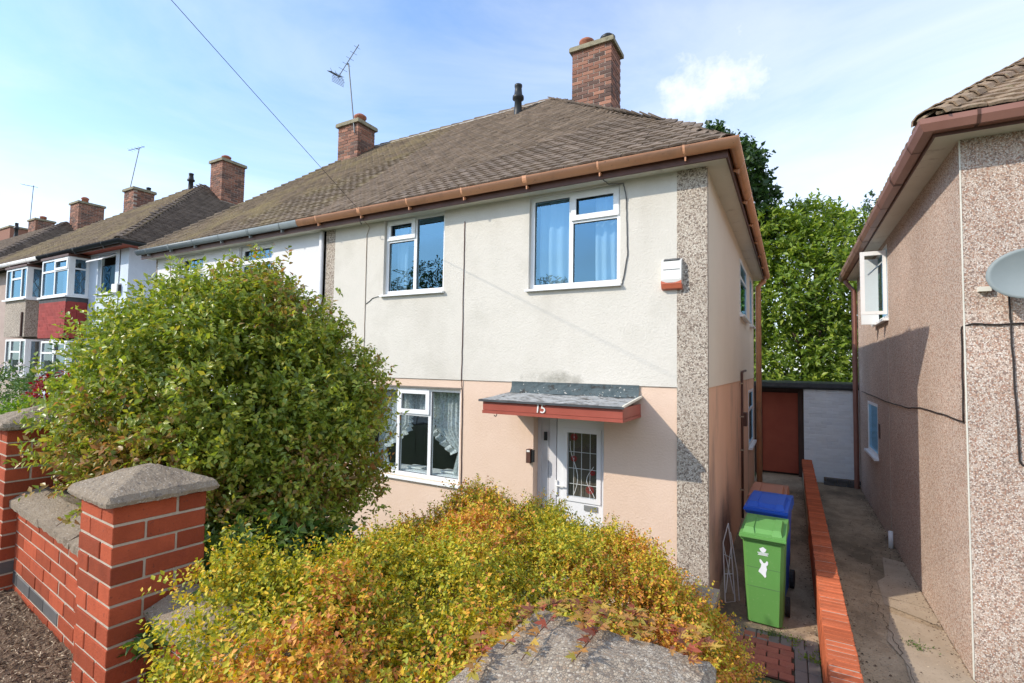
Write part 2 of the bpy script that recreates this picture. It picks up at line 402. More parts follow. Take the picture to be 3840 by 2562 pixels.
mt['clay_pot'] = M('clay_pot', [(0.34, 0.12, 0.07), (0.40, 0.16, 0.10)], 6, 0.8, dirt=(6, 0.5, 0.7, (0.08, 0.05, 0.04), 0.8, (1, 1, 1)))
mt['cap_stone'] = M('mossy_chimney_cap', [(0.24, 0.22, 0.15), (0.34, 0.30, 0.21)], 12, 0.95, (60, 0.7, 0.01), dirt=(8, 0.5, 0.7, (0.10, 0.09, 0.06), 0.8, (1, 1, 1)))
mt['felt'] = M('grey_roof_felt', [(0.26, 0.28, 0.29), (0.38, 0.39, 0.39), (0.30, 0.31, 0.31)], 4, 0.9, (50, 0.7, 0.01),
               dirt=(6, 0.50, 0.58, (0.075, 0.065, 0.055), 0.92, (1, 4, 1)), speck=(38, 0.6, 0.66, (0.55, 0.53, 0.49), 0.8))
mt['felt_up'] = M('peeling_flashing_paint', [(0.053, 0.075, 0.083), (0.090, 0.116, 0.124), (0.068, 0.090, 0.098)], 6, 0.85, (50, 0.7, 0.01),
                  dirt=(9, 0.55, 0.63, (0.045, 0.04, 0.036), 0.9, (1, 1, 2)), speck=(30, 0.66, 0.70, (0.5, 0.48, 0.44), 0.7))
mt['felt_edge'] = M('dark_felt_edge', [(0.05, 0.055, 0.06), (0.09, 0.095, 0.1)], 9, 0.8)
mt['red_paint'] = M('red_brown_paint', [(0.32, 0.072, 0.048), (0.37, 0.09, 0.062)], 5, 0.45, spec=0.4)
mt['gate_red'] = M('dull_red_gate_paint', [(0.350, 0.075, 0.044), (0.425, 0.100, 0.056)], 3, 0.7)
mt['dark_wood'] = M('dark_brown_timber', [(0.06, 0.032, 0.025), (0.09, 0.05, 0.04)], 6, 0.7, stretch=(4, 4, 0.5))
mt['soil'] = M('dry_garden_soil', [(0.085, 0.056, 0.037), (0.238, 0.162, 0.105), (0.145, 0.097, 0.065)], 26, 0.98, (60, 1.0, 0.03), detail=9)
mt['chips'] = M('dry_mulch', [(0.3, 0.22, 0.14), (0.36, 0.27, 0.18)], 9, 0.95, palette=[(0.38, 0.28, 0.19), (0.22, 0.15, 0.10), (0.14, 0.09, 0.06), (0.50, 0.40, 0.28), (0.09, 0.06, 0.04)])
mt['garden'] = M('garden_earth', [(0.05, 0.035, 0.02), (0.09, 0.065, 0.04)], 8, 0.97, (30, 0.8, 0.03))
mt['ground'] = M('verge_and_fields', [(0.06, 0.085, 0.03), (0.09, 0.11, 0.045), (0.11, 0.10, 0.06)], 1.2, 0.97, (20, 0.6, 0.03))
mt['asphalt'] = M('asphalt', [(0.045, 0.045, 0.047), (0.06, 0.06, 0.06)], 6, 0.9, (90, 0.6, 0.008))
mt['pavement'] = M('pavement_concrete', [(0.24, 0.23, 0.21), (0.3, 0.29, 0.27)], 3, 0.9, (60, 0.5, 0.006))
mt['concrete'] = M('stained_drive_concrete', [(0.334, 0.243, 0.153), (0.465, 0.352, 0.234), (0.405, 0.303, 0.196)], 3.2, 0.93, (50, 0.8, 0.012),
                   dirt=(1.3, 0.40, 0.62, (0.13, 0.10, 0.065), 0.85, (1, 0.6, 1)), speck=(45, 0.6, 0.68, (0.09, 0.07, 0.05), 0.75))
mt['patch'] = M('grey_concrete_patch', [(0.360, 0.284, 0.203), (0.441, 0.351, 0.257)], 4, 0.92, (50, 0.6, 0.01), speck=(45, 0.62, 0.7, (0.15, 0.12, 0.1), 0.6))
mt['paver'] = M('red_block_paver', [(0.33, 0.11, 0.07), (0.38, 0.14, 0.09)], 7, 0.9, (80, 0.5, 0.006), var=0.16, dirt=(4, 0.5, 0.75, (0.2, 0.1, 0.07), 0.7, (1, 1, 1)))
mt['paver_grey'] = M('grey_block_paver', [(0.17, 0.145, 0.125), (0.22, 0.19, 0.165)], 7, 0.9, (80, 0.5, 0.006), var=0.16)
mt['green_bin'] = M('green_bin_plastic', [(0.11, 0.29, 0.07), (0.125, 0.32, 0.08)], 2, 0.5, spec=0.35, speck=(42, .62, .72, (.20, .34, .14), .4), dirt=(4, 0.55, 0.8, (0.08, 0.22, 0.05), 0.6, (1, 1, 1)))
mt['blue_bin'] = M('blue_bin_plastic', [(0.018, 0.085, 0.44), (0.022, 0.10, 0.49)], 2, 0.42, spec=0.4)
mt['brown_bin'] = M('brown_bin_plastic', [(0.33, 0.14, 0.085), (0.37, 0.165, 0.1)], 2, 0.5, spec=0.4)
mt['rubber'] = M('black_rubber', [(0.02, 0.02, 0.02), (0.03, 0.03, 0.03)], 5, 0.7)
mt['sticker'] = M('worn_white_sticker', [(0.72, 0.76, 0.80), (0.82, 0.85, 0.87)], 14, 0.6)
mt['steel'] = M('dull_steel', [(0.34, 0.35, 0.36), (0.42, 0.43, 0.44)], 6, 0.45, metallic=0.6)
mt['aerial'] = M('weathered_aerial_metal', [(0.12, 0.14, 0.155), (0.17, 0.19, 0.2)], 6, 0.55, metallic=0.3)
mt['white_wire'] = M('white_coated_wire', [(0.62, 0.58, 0.56), (0.7, 0.67, 0.64)], 6, 0.5)
mt['dish'] = M('pale_grey_dish', [(0.200, 0.235, 0.240), (0.230, 0.265, 0.270)], 5, 0.5, (40, 0.15, 0.004))
mt['cable'] = M('black_cable', [(0.025, 0.02, 0.018), (0.04, 0.03, 0.028)], 6, 0.6)
mt['cable_grey'] = M('grey_cable', [(0.10, 0.10, 0.10), (0.14, 0.14, 0.14)], 6, 0.6)
mt['alarm_white'] = M('alarm_white_plastic', [(0.76, 0.76, 0.72), (0.80, 0.80, 0.77)], 4, 0.4)
mt['alarm_red'] = M('alarm_red_plastic', [(0.50, 0.13, 0.07), (0.55, 0.16, 0.09)], 4, 0.4)
mt['solar'] = M('dark_solar_cell', [(0.05, 0.06, 0.07), (0.08, 0.09, 0.1)], 20, 0.25)
mt['door_white'] = M('white_door_upvc', [(0.76, 0.77, 0.80), (0.80, 0.81, 0.83)], 2, 0.35)
mt['door_grey'] = M('lilac_grey_frame', [(0.60, 0.60, 0.64), (0.66, 0.66, 0.69)], 2, 0.4)
mt['came'] = M('leaded_came', [(0.55, 0.58, 0.58), (0.66, 0.68, 0.68)], 20, 0.4)
mt['came_dark'] = M('dark_lead_came', [(0.10, 0.13, 0.15), (0.14, 0.17, 0.19)], 20, 0.5)
mt['glass_red'] = M('red_leaded_glass', [(0.28, 0.03, 0.03), (0.34, 0.05, 0.05)], 20, 0.2)
mt['bark'] = M('grey_brown_bark', [(0.09, 0.065, 0.045), (0.15, 0.11, 0.08)], 14, 0.95, (40, 0.9, 0.02), stretch=(3, 3, 0.7))
mt['twig'] = M('red_brown_twig', [(0.16, 0.085, 0.05), (0.22, 0.13, 0.085)], 20, 0.8)
mt['text'] = M('white_number', [(0.8, 0.8, 0.77), (0.83, 0.83, 0.8)], 10, 0.5)
mt['white_car'] = M('white_car_paint', [(0.72, 0.72, 0.73), (0.76, 0.76, 0.77)], 2, 0.25, spec=0.5)
mt['tail_red'] = M('red_tail_lamp', [(0.45, 0.01, 0.02), (0.5, 0.02, 0.03)], 4, 0.2)
mt['leaf_bush'] = leaf_mat('bush_leaf', [(0.287, 0.362, 0.050), (0.207, 0.277, 0.040), (0.345, 0.395, 0.055), (0.414, 0.429, 0.061), (0.138, 0.198, 0.033), (0.241, 0.316, 0.046), (0.460, 0.418, 0.066), (0.276, 0.339, 0.048)],
                           [(0.345, 0.226, 0.061), (0.276, 0.181, 0.055), (0.414, 0.203, 0.077), (0.287, 0.260, 0.055), (0.368, 0.249, 0.061)], 1.3, None, 0.36, 0.34, 0.5, 0.50, 0.80)
mt['leaf_gold'] = leaf_mat('gold_shrub_leaf', [(0.550, 0.472, 0.039), (0.400, 0.413, 0.033), (0.625, 0.484, 0.044), (0.700, 0.472, 0.050), (0.463, 0.448, 0.039), (0.150, 0.189, 0.022), (0.288, 0.319, 0.031)],
                           [(0.700, 0.319, 0.066), (0.750, 0.389, 0.061), (0.600, 0.236, 0.072), (0.700, 0.413, 0.055), (0.450, 0.177, 0.061), (0.500, 0.425, 0.044)], 1.6, (0.10, 0.075), 0.5, 0.26, 0.3, 0.42, 0.68)
mt['leaf_sprig'] = leaf_mat('autumn_sprig_leaf', [(0.50, 0.32, 0.06), (0.46, 0.22, 0.06), (0.36, 0.09, 0.05), (0.33, 0.27, 0.05), (0.42, 0.22, 0.07), (0.22, 0.08, 0.05)], None, 1, None, 0.5, 0.3, 0.3)
mt['leaf_low'] = leaf_mat('low_plant_leaf', [(0.072, 0.144, 0.026), (0.102, 0.180, 0.034), (0.054, 0.108, 0.024), (0.132, 0.192, 0.036)], None, 1, None, 0.45, 0.3)
mt['leaf_tree'] = leaf_mat('broad_tree_leaf', [(0.20, 0.29, 0.035), (0.25, 0.33, 0.045), (0.15, 0.235, 0.03), (0.30, 0.36, 0.05), (0.10, 0.17, 0.026), (0.18, 0.26, 0.04)], None, 1, None, 0.40, 0.36, 0.4)
mt['leaf_dark'] = leaf_mat('dark_maple_leaf', [(0.035, 0.075, 0.022), (0.05, 0.10, 0.025), (0.03, 0.065, 0.022), (0.065, 0.12, 0.025)], None, 1, None, 0.45, 0.28)
mt['leaf_birch'] = leaf_mat('birch_leaf', [(0.16, 0.21, 0.06), (0.20, 0.24, 0.08), (0.13, 0.18, 0.05)], None, 1, None, 0.5, 0.35)
mt['leaf_lime'] = leaf_mat('lime_green_leaf', [(0.16, 0.27, 0.022), (0.20, 0.30, 0.03), (0.13, 0.23, 0.022)], None, 1, None, 0.45, 0.35)
mt['leaf_red'] = leaf_mat('crimson_leaf', [(0.28, 0.02, 0.022), (0.20, 0.018, 0.03), (0.36, 0.04, 0.03), (0.14, 0.015, 0.03)], None, 1, None, 0.45, 0.3)
mt['petal'] = leaf_mat('pale_petal', [(0.75, 0.72, 0.66), (0.7, 0.6, 0.58)], None, 1, None, 0.6, 0.3)



def local_stain(m, axes, centre, size, col, strength, nscale=7):
    """a stain with its own place and ragged outline, mixed over a material's colour"""
    N, L = m.node_tree.nodes, m.node_tree.links; b = N[m['bsdf']]
    src = b.inputs['Base Color'].links[0].from_socket
    geo = N.new('ShaderNodeNewGeometry'); sp = N.new('ShaderNodeSeparateXYZ'); L.new(geo.outputs['Position'], sp.inputs[0])
    tot = None
    for ax, c, w in zip(axes, centre, size):
        d = N.new('ShaderNodeMath'); d.operation = 'MULTIPLY_ADD'; d.inputs[1].default_value = 1 / w; d.inputs[2].default_value = -c / w
        L.new(sp.outputs[ax], d.inputs[0])
        q = N.new('ShaderNodeMath'); q.operation = 'POWER'; q.inputs[1].default_value = 2
        ab = N.new('ShaderNodeMath'); ab.operation = 'ABSOLUTE'; L.new(d.outputs[0], ab.inputs[0]); L.new(ab.outputs[0], q.inputs[0])
        if tot is None: tot = q.outputs[0]
        else:
            a = N.new('ShaderNodeMath'); a.operation = 'ADD'; L.new(tot, a.inputs[0]); L.new(q.outputs[0], a.inputs[1]); tot = a.outputs[0]
    nz = N.new('ShaderNodeTexNoise'); nz.inputs['Scale'].default_value = nscale; nz.inputs['Detail'].default_value = 7; nz.inputs['Roughness'].default_value = .7
    L.new(geo.outputs['Position'], nz.inputs['Vector'])
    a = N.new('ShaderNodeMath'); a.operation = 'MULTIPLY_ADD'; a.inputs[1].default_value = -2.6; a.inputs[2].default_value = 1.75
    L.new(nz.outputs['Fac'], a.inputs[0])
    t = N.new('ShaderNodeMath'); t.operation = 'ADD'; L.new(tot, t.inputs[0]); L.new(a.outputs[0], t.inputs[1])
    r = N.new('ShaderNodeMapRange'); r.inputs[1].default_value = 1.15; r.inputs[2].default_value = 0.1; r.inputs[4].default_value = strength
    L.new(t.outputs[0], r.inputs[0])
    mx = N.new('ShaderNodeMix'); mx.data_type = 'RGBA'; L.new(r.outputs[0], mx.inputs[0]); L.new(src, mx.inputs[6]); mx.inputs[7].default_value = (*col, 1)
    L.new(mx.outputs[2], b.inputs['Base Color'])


local_stain(mt['cream'], 'XZ', (-1.72, 2.40), (0.55, 0.13), (0.20, 0.19, 0.15), 0.75, 6)
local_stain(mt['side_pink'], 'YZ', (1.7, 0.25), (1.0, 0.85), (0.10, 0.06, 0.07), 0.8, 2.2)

# ------------------------------------------------------------------ mesh helpers
def link(o, parent=None):
    COL.objects.link(o)
    if parent is not None: o.parent = parent
    return o


ORIGIN = {}


def thing(name, label, cat, loc=(0, 0, 0), group=None, rz=0.0):
    o = bpy.data.objects.new(name, None)
    o.empty_display_size = 0.2
    o.location = loc; o.rotation_euler = (0, 0, rz)
    COL.objects.link(o)
    o['label'] = label; o['category'] = cat
    if group: o['group'] = group
    return o


def tag(o, label, cat, group=None):
    o['label'] = label; o['category'] = cat
    if group: o['group'] = group
    return o


def base_of(p):
    """world offset of an unrotated parent chain (children are given world coordinates)"""
    v = Vector((0, 0, 0))
    while p is not None:
        v += Vector(p.location); p = p.parent
    return v


def mesh_from(name, verts, faces, mat, smooth=False):
    me = bpy.data.meshes.new(name)
    me.from_pydata([tuple(v) for v in verts], [], faces)
    if mat is not None: me.materials.append(mat)
    if smooth:
        me.polygons.foreach_set('use_smooth', [True] * len(me.polygons))
    me.update()
    return me


class MB:
    """collects shapes; build() links them as one mesh object"""
    def __init__(s): s.v = []; s.f = []
    def add(s, verts, faces):
        k = len(s.v); s.v += [tuple(v) for v in verts]; s.f += [tuple(i + k for i in f) for f in faces]; return s
    def box(s, x0, x1, y0, y1, z0, z1):
        return s.add([(x0, y0, z0), (x1, y0, z0), (x1, y1, z0), (x0, y1, z0), (x0, y0, z1), (x1, y0, z1), (x1, y1, z1), (x0, y1, z1)],
                     [(0, 3, 2, 1), (4, 5, 6, 7), (0, 1, 5, 4), (1, 2, 6, 5), (2, 3, 7, 6), (3, 0, 4, 7)])
    def quad(s, a, b, c, d): return s.add([a, b, c, d], [(0, 1, 2, 3)])
    def prism(s, poly, d):
        """poly: list of 3D points (planar), extruded by vector d"""
        n = len(poly); d = Vector(d)
        v = [Vector(p) for p in poly]; v += [p + d for p in v]
        f = [tuple(range(n - 1, -1, -1)), tuple(range(n, 2 * n))] + [(i, (i + 1) % n, n + (i + 1) % n, n + i) for i in range(n)]
        return s.add(v, f)
    def tube(s, pts, r, n=8, cap=True):
        pts = [Vector(p) for p in pts]
        rr = r if isinstance(r, (list, tuple)) else [r] * len(pts)
        rings = []; prev = None
        for i, p in enumerate(pts):
            t = (pts[min(i + 1, len(pts) - 1)] - pts[max(i - 1, 0)]).normalized()
            a = prev if prev is not None else (Vector((0, 0, 1)) if abs(t.z) < 0.9 else Vector((1, 0, 0)))
            u = (a - t * a.dot(t)).normalized(); w = t.cross(u); prev = u
            rings.append([p + (u * math.cos(2 * PI * k / n) + w * math.sin(2 * PI * k / n)) * rr[i] for k in range(n)])
        v = [q for ring in rings for q in ring]; f = []
        for i in range(len(pts) - 1):
            for k in range(n):
                f.append((i * n + k, i * n + (k + 1) % n, (i + 1) * n + (k + 1) % n, (i + 1) * n + k))
        if cap:
            f.append(tuple(range(n - 1, -1, -1))); f.append(tuple((len(pts) - 1) * n + k for k in range(n)))
        return s.add(v, f)
    def lathe(s, prof, c=(0, 0, 0), n=16):
        c = Vector(c); v = []; f = []
        for r, z in prof:
            for k in range(n): v.append(c + Vector((r * math.cos(2 * PI * k / n), r * math.sin(2 * PI * k / n), z)))
        for i in range(len(prof) - 1):
            for k in range(n): f.append((i * n + k, i * n + (k + 1) % n, (i + 1) * n + (k + 1) % n, (i + 1) * n + k))
        f.append(tuple(range(n - 1, -1, -1))); f.append(tuple((len(prof) - 1) * n + k for k in range(n)))
        return s.add(v, f)
    def build(s, name, mat, parent=None, smooth=False, local=False):
        off = Vector((0, 0, 0)) if (parent is None or local) else base_of(parent)
        v = [(a - off.x, b - off.y, c - off.z) for a, b, c in s.v]
        return link(bpy.data.objects.new(name, mesh_from(name, v, s.f, mat, smooth)), parent)


def box_obj(name, mat, parent, *b, local=False): return MB().box(*b).build(name, mat, parent, local=local)


def structure(o):
    o['kind'] = 'structure'; return o


def stuff(o):
    o['kind'] = 'stuff'; return o


def inst(name, me, loc, parent, rot=None, scale=None, mtx=None, local=True):
    o = bpy.data.objects.new(name, me)
    link(o, parent)
    if mtx is not None: o.matrix_local = mtx
    else:
        o.location = loc
        if rot is not None: o.rotation_euler = rot
        if scale is not None: o.scale = scale
    return o


def merged(name, bv, bf, mats, mat, parent=None, smooth=False, off=(0, 0, 0)):
    """many copies of one small shape as ONE mesh (bv: n x 3, bf: equal-length faces, mats: m x 4 x 4)"""
    bv = np.asarray(bv, float); mats = np.asarray(mats, float); m, n = len(mats), len(bv)
    if m == 0: return None
    V = np.einsum('mij,nj->mni', mats[:, :3, :3], bv) + mats[:, None, :3, 3] - np.asarray(off, float)
    me = bpy.data.meshes.new(name)
    sizes = [len(f) for f in bf]
    loops = np.concatenate([np.asarray(f) for f in bf])
    LV = (loops[None, :] + (np.arange(m) * n)[:, None]).ravel()
    tot = np.tile(sizes, m)
    me.vertices.add(m * n); me.vertices.foreach_set('co', V.reshape(-1).astype(np.float32))
    me.loops.add(len(LV)); me.loops.foreach_set('vertex_index', LV.astype(np.int32))
    me.polygons.add(len(tot))
    me.polygons.foreach_set('loop_start', np.concatenate([[0], np.cumsum(tot)[:-1]]).astype(np.int32))
    me.polygons.foreach_set('loop_total', tot.astype(np.int32))
    if smooth: me.polygons.foreach_set('use_smooth', np.ones(len(tot), bool))
    me.materials.append(mat); me.update(); me.validate()
    return link(bpy.data.objects.new(name, me), parent)


def bevel_box_data(l, d, h, b=0.004):
    """a box l x d x h from the origin with chamfered edges: 24 verts, 44 tris"""
    V = []; F = []
    ext = ((0, l), (0, d), (0, h))
    idx = {}
    for ix in (0, 1):
        for iy in (0, 1):
            for iz in (0, 1):
                c = [ext[0][ix], ext[1][iy], ext[2][iz]]; sgn = [1 - 2 * ix, 1 - 2 * iy, 1 - 2 * iz]
                for a in range(3):
                    p = [c[k] + (sgn[k] * b if k != a else 0) for k in range(3)]
                    idx[(ix, iy, iz, a)] = len(V); V.append(tuple(p))
    for a in range(3):
        o1, o2 = [k for k in range(3) if k != a]
        for sgn in (0, 1):
            q = []
            for p1, p2 in ((0, 0), (1, 0), (1, 1), (0, 1)):
                k = [0, 0, 0]; k[a] = sgn; k[o1] = p1; k[o2] = p2
                q.append(idx[(*k, a)])
            F.append(tuple(q))
    for a in range(3):
        o1, o2 = [k for k in range(3) if k != a]
        for s1 in (0, 1):
            for s2 in (0, 1):
                k0 = [0, 0, 0]; k0[o1] = s1; k0[o2] = s2; k1 = list(k0); k1[a] = 1
                F.append((idx[(*k0, o1)], idx[(*k1, o1)], idx[(*k1, o2)], idx[(*k0, o2)]))
    for c in ((x, y, z) for x in (0, 1) for y in (0, 1) for z in (0, 1)):
        F.append((idx[(*c, 0)], idx[(*c, 1)], idx[(*c, 2)]))
    return V, F


_bb = {}


def brick_mesh(l, d, h, mat, b=0.0025):
    k = (round(l, 3), round(d, 3), round(h, 3), mat.name)
    if k not in _bb:
        V, F = bevel_box_data(l, d, h, b); me = mesh_from('brick', V, F, mat)
        import bmesh
        bm = bmesh.new(); bm.from_mesh(me); bmesh.ops.recalc_face_normals(bm, faces=bm.faces); bm.to_mesh(me); bm.free()
        _bb[k] = me
    return _bb[k]


def jit(a): return random.uniform(-a, a)


# ------------------------------------------------------------------ roofs: courses of plain tiles
TW, TL = 0.165, 0.235


def tile_shape(w=TW - 0.004, l=TL, th=0.022, camber=0.008):
    V = []; cols = 4
    for row, y in enumerate((0.0, l)):
        for i in range(cols):
            x = w * i / (cols - 1) - w / 2
            c = camber * (1 - (2 * i / (cols - 1) - 1) ** 2)
            V.append((x, y, th + c)); V.append((x, y, c))
    F = []
    n = cols * 2
    for i in range(cols - 1):
        F.append((2 * i, 2 * i + 2, n + 2 * i + 2, n + 2 * i))            # top
        F.append((2 * i + 1, 2 * i + 3, 2 * i + 2, 2 * i))                # tail edge
    F.append((1, 0, n, n + 1)); F.append((2 * (cols - 1), 2 * (cols - 1) + 1, n + 2 * cols - 1, n + 2 * cols - 2))
    return V, F


TILE_V, TILE_F = tile_shape()


def tile_matrices(o, u, v, poly_lo, poly_hi, vmax, gauge=0.10, seed=1):
    """tiles over the plane o + a*u + b*v; at height b the row runs from poly_lo(b) to poly_hi(b)"""
    u = Vector(u).normalized(); v = Vector(v).normalized(); n = u.cross(v).normalized()
    rnd = random.Random(seed); out = []
    rows = int(vmax / gauge)
    tilt = math.atan2(0.030, 0.235)
    for r in range(rows):
        b = r * gauge; a0, a1 = poly_lo(b), poly_hi(b)
        a = math.ceil(a0 / TW) * TW + (TW / 2 if r % 2 == 0 else 0.0)
        while a < a1 - 0.02:
            aa = a
            sag = 0.006 * math.sin(aa * 1.7 + seed) * math.sin(b * 1.3)
            drop = rnd.random() < 0.006
            p = Vector(o) + u * (aa + rnd.uniform(-.006, .006)) + v * (b + rnd.uniform(-.007, .007) - (0.02 if drop else 0)) + n * (0.026 + sag + rnd.uniform(-.003, .006))
            ang = rnd.uniform(-.02, .02)
            tl = tilt + rnd.uniform(-.022, .022)
            vv = (v * math.cos(tl) - n * math.sin(tl)); uu = u * math.cos(ang) + vv * math.sin(ang)
            v2 = vv - uu * vv.dot(uu); v2.normalize(); nn = uu.cross(v2)
            out.append(Matrix(((uu.x, v2.x, nn.x, p.x), (uu.y, v2.y, nn.y, p.y), (uu.z, v2.z, nn.z, p.z), (0, 0, 0, 1))))
            a += TW
    return out


def lay_tiles(parent, mats, mat, singles=300, name='roof_tile', rest='roof_tile_field'):
    off = base_of(parent)
    mats = sorted(mats, key=lambda m: (m.translation - CAM).length)
    me = mesh_from(name, TILE_V, TILE_F, mat)
    T = Matrix.Translation(-off)
    for m in mats[:singles]: inst(name, me, None, parent, mtx=T @ m)
    if len(mats) > singles:
        stuff(merged(rest, TILE_V, TILE_F, [np.array(T @ m) for m in mats[singles:]], mat, parent))


def cap_tiles(parent, p0, p1, n, mat, name='hip_tile', r0=0.085, r1=0.115, ln=None, flat=0.75):
    """half-round tiles laid along a hip or ridge from low p0 to high p1"""
    p0, p1 = Vector(p0), Vector(p1); t = (p1 - p0).normalized(); L = (p1 - p0).length
    side = t.cross(Vector((0, 0, 1))).normalized(); nrm = side.cross(t)
    ln = ln or L / n * 1.35
    K = 7; V = []; F = []
    for row, (y, r) in enumerate(((0, r1), (ln, r0))):
        for i in range(K):
            a = PI * i / (K - 1)
            V.append((r * math.cos(a), y, r * math.sin(a) * flat)); V.append(((r - 0.016) * math.cos(a), y, (r - 0.016) * math.sin(a) * flat))
    m = 2 * K
    for i in range(K - 1):
        F.append((2 * i, 2 * i + 2, m + 2 * i + 2, m + 2 * i)); F.append((2 * i, 2 * i + 1, 2 * i + 3, 2 * i + 2))
    me = mesh_from(name, V, F, mat)
    off = base_of(parent)
    tl = 0.05
    tt = (t * math.cos(tl) - nrm * math.sin(tl)); n2 = side.cross(tt)
    for i in range(n):
        p = p0 + t * (L * i / n) + nrm * jit(.004) - off + side * jit(.006)
        inst(name, me, None, parent, mtx=Matrix(((side.x, tt.x, n2.x, p.x), (side.y, tt.y, n2.y, p.y), (side.z, tt.z, n2.z, p.z), (0, 0, 0, 1))))


# ------------------------------------------------------------------ walls with openings (facing -y)
def wall_with_holes(mb, x0, x1, z0, z1, holes, y, reveal=0.09):
    xs = sorted({x0, x1, *[h[i] for h in holes for i in (0, 1)]}); zs = sorted({z0, z1, *[h[i] for h in holes for i in (2, 3)]})
    xs = [x for x in xs if x0 <= x <= x1]; zs = [z for z in zs if z0 <= z <= z1]
    for i in range(len(xs) - 1):
        for j in range(len(zs) - 1):
            cx, cz = (xs[i] + xs[i + 1]) / 2, (zs[j] + zs[j + 1]) / 2
            if any(h[0] < cx < h[1] and h[2] < cz < h[3] for h in holes): continue
            mb.quad((xs[i], y, zs[j]), (xs[i + 1], y, zs[j]), (xs[i + 1], y, zs[j + 1]), (xs[i], y, zs[j + 1]))
    for a, b, c, d in holes:
        yr = y + reveal
        mb.quad((a, y, c), (a, y, d), (a, yr, d), (a, yr, c)); mb.quad((b, y, c), (b, yr, c), (b, yr, d), (b, y, d))
        mb.quad((a, y, d), (b, y, d), (b, yr, d), (a, yr, d)); mb.quad((a, y, c), (a, yr, c), (b, yr, c), (b, y, c))
    return mb


def frame_ring(mb, x0, x1, z0, z1, y0, y1, w):
    """a rectangular frame of bars butted end to end"""
    mb.box(x0, x1, y0, y1, z1 - w, z1); mb.box(x0, x1, y0, y1, z0, z0 + w)
    mb.box(x0, x0 + w, y0, y1, z0 + w, z1 - w); mb.box(x1 - w, x1, y0, y1, z0 + w, z1 - w)


def build_window(parent, x0, x1, z0, z1, y, cols, glass, bars=(), sill=True, fw=0.05, room=True, room_d=1.6, leaded=None, name='window', margin=0.25):
    """cols: list of (x0frac, x1frac, [(z0frac, z1frac, kind)]) ; kind 'fixed' or 'sash'"""
    m = MB(); frame_ring(m, x0, x1, z0, z1, y, y + 0.06, fw)
    W, H = x1 - x0, z1 - z0
    panes = []; sashes = []
    for ci, (a, b, cells) in enumerate(cols):
        xa, xb = x0 + W * a, x0 + W * b
        if ci > 0: m.box(xa - fw / 2, xa + fw / 2, y + 0.002, y + 0.058, z0 + fw, z1 - fw)
        for k, (c, d, kind) in enumerate(cells):
            za, zb = z0 + H * c, z0 + H * d
            xl = xa + (fw if ci == 0 else fw / 2); xr = xb - (fw if ci == len(cols) - 1 else fw / 2)
            if k > 0: m.box(xl, xr, y + 0.004, y + 0.056, za - fw / 2, za + fw / 2)
            zl = za + (fw if c == 0 else fw / 2); zh = zb - (fw if d == 1 else fw / 2)
            (sashes if kind == 'sash' else panes).append((xl, xr, zl, zh))
    w = m.build(name, mt['upvc'], parent)
    for xl, xr, zl, zh in sashes:
        s = MB(); frame_ring(s, xl - 0.022, xr + 0.022, zl - 0.022, zh + 0.022, y - 0.018, y - 0.002, 0.062)
        s.build('sash', mt['upvc'], w)
        panes.append((xl + 0.036, xr - 0.036, zl + 0.036, zh - 0.036))
    for xl, xr, zl, zh in panes:
        g = MB(); frame_ring(g, xl - 0.001, xr + 0.001, zl - 0.001, zh + 0.001, y + 0.018, y + 0.026, 0.007); g.build('seal', mt['seal'], w)
        MB().quad((xl, y + 0.03, zl), (xr, y + 0.03, zl), (xr, y + 0.03, zh), (xl, y + 0.03, zh)).build('pane', glass, w)
        if leaded:
            lead_grid(w, xl, xr, zl, zh, y + 0.026, leaded)
    if sill:
        MB().prism([(x0 - 0.03, y - 0.10, z0 - 0.035), (x0 - 0.03, y - 0.10, z0 - 0.012), (x0 - 0.03, y + 0.05, z0 + 0.001), (x0 - 0.03, y + 0.05, z0 - 0.035)],
                   (W + 0.05, 0, 0)).build('sill', mt['upvc'], w)
    if room:
        rm = MB(); a, b, c, d = x0 - margin, x1 + margin, z0 - min(.35, margin), z1 + min(.12, margin); ya, yb = y + 0.075, y + room_d
        rm.quad((a, yb, c), (b, yb, c), (b, yb, d), (a, yb, d)); rm.quad((a, ya, c), (a, yb, c), (a, yb, d), (a, ya, d))
        rm.quad((b, ya, c), (b, ya, d), (b, yb, d), (b, yb, c)); rm.quad((a, ya, d), (a, yb, d), (b, yb, d), (b, ya, d))
        rm.quad((a, ya, c), (b, ya, c), (b, yb, c), (a, yb, c))
        rm.build('interior', mt['room'], w)
    return w


def lead_grid(w, xl, xr, zl, zh, y, kind):
    m = MB(); r = 0.005
    if kind == 'square':
        nx, nz = max(2, round((xr - xl) / 0.13)), max(2, round((zh - zl) / 0.17))
        for i in range(1, nx):
            x = xl + (xr - xl) * i / nx; m.box(x - r, x + r, y - .002, y + .002, zl, zh)
        for i in range(1, nz):
            z = zl + (zh - zl) * i / nz; m.box(xl, xr, y - .0035, y + .0035, z - r, z + r)
        m.build('lead_came', mt['came'], w)
    else:
        st = 0.17; k = -20
        while k < 20:
            for sg in (1, -1):
                pts = []
                for t in np.linspace(0, 1, 60):
                    z = zl + (zh - zl) * t; x = (xl + xr) / 2 + k * st + sg * (z - zl) * 0.62
                    if xl <= x <= xr: pts.append((x, y, z))
                if len(pts) > 2:
                    a, b = Vector(pts[0]), Vector(pts[-1]); m.tube([a, b], 0.007, 4)
            k += 1
        m.build('lead_came', mt['came_dark'], w)


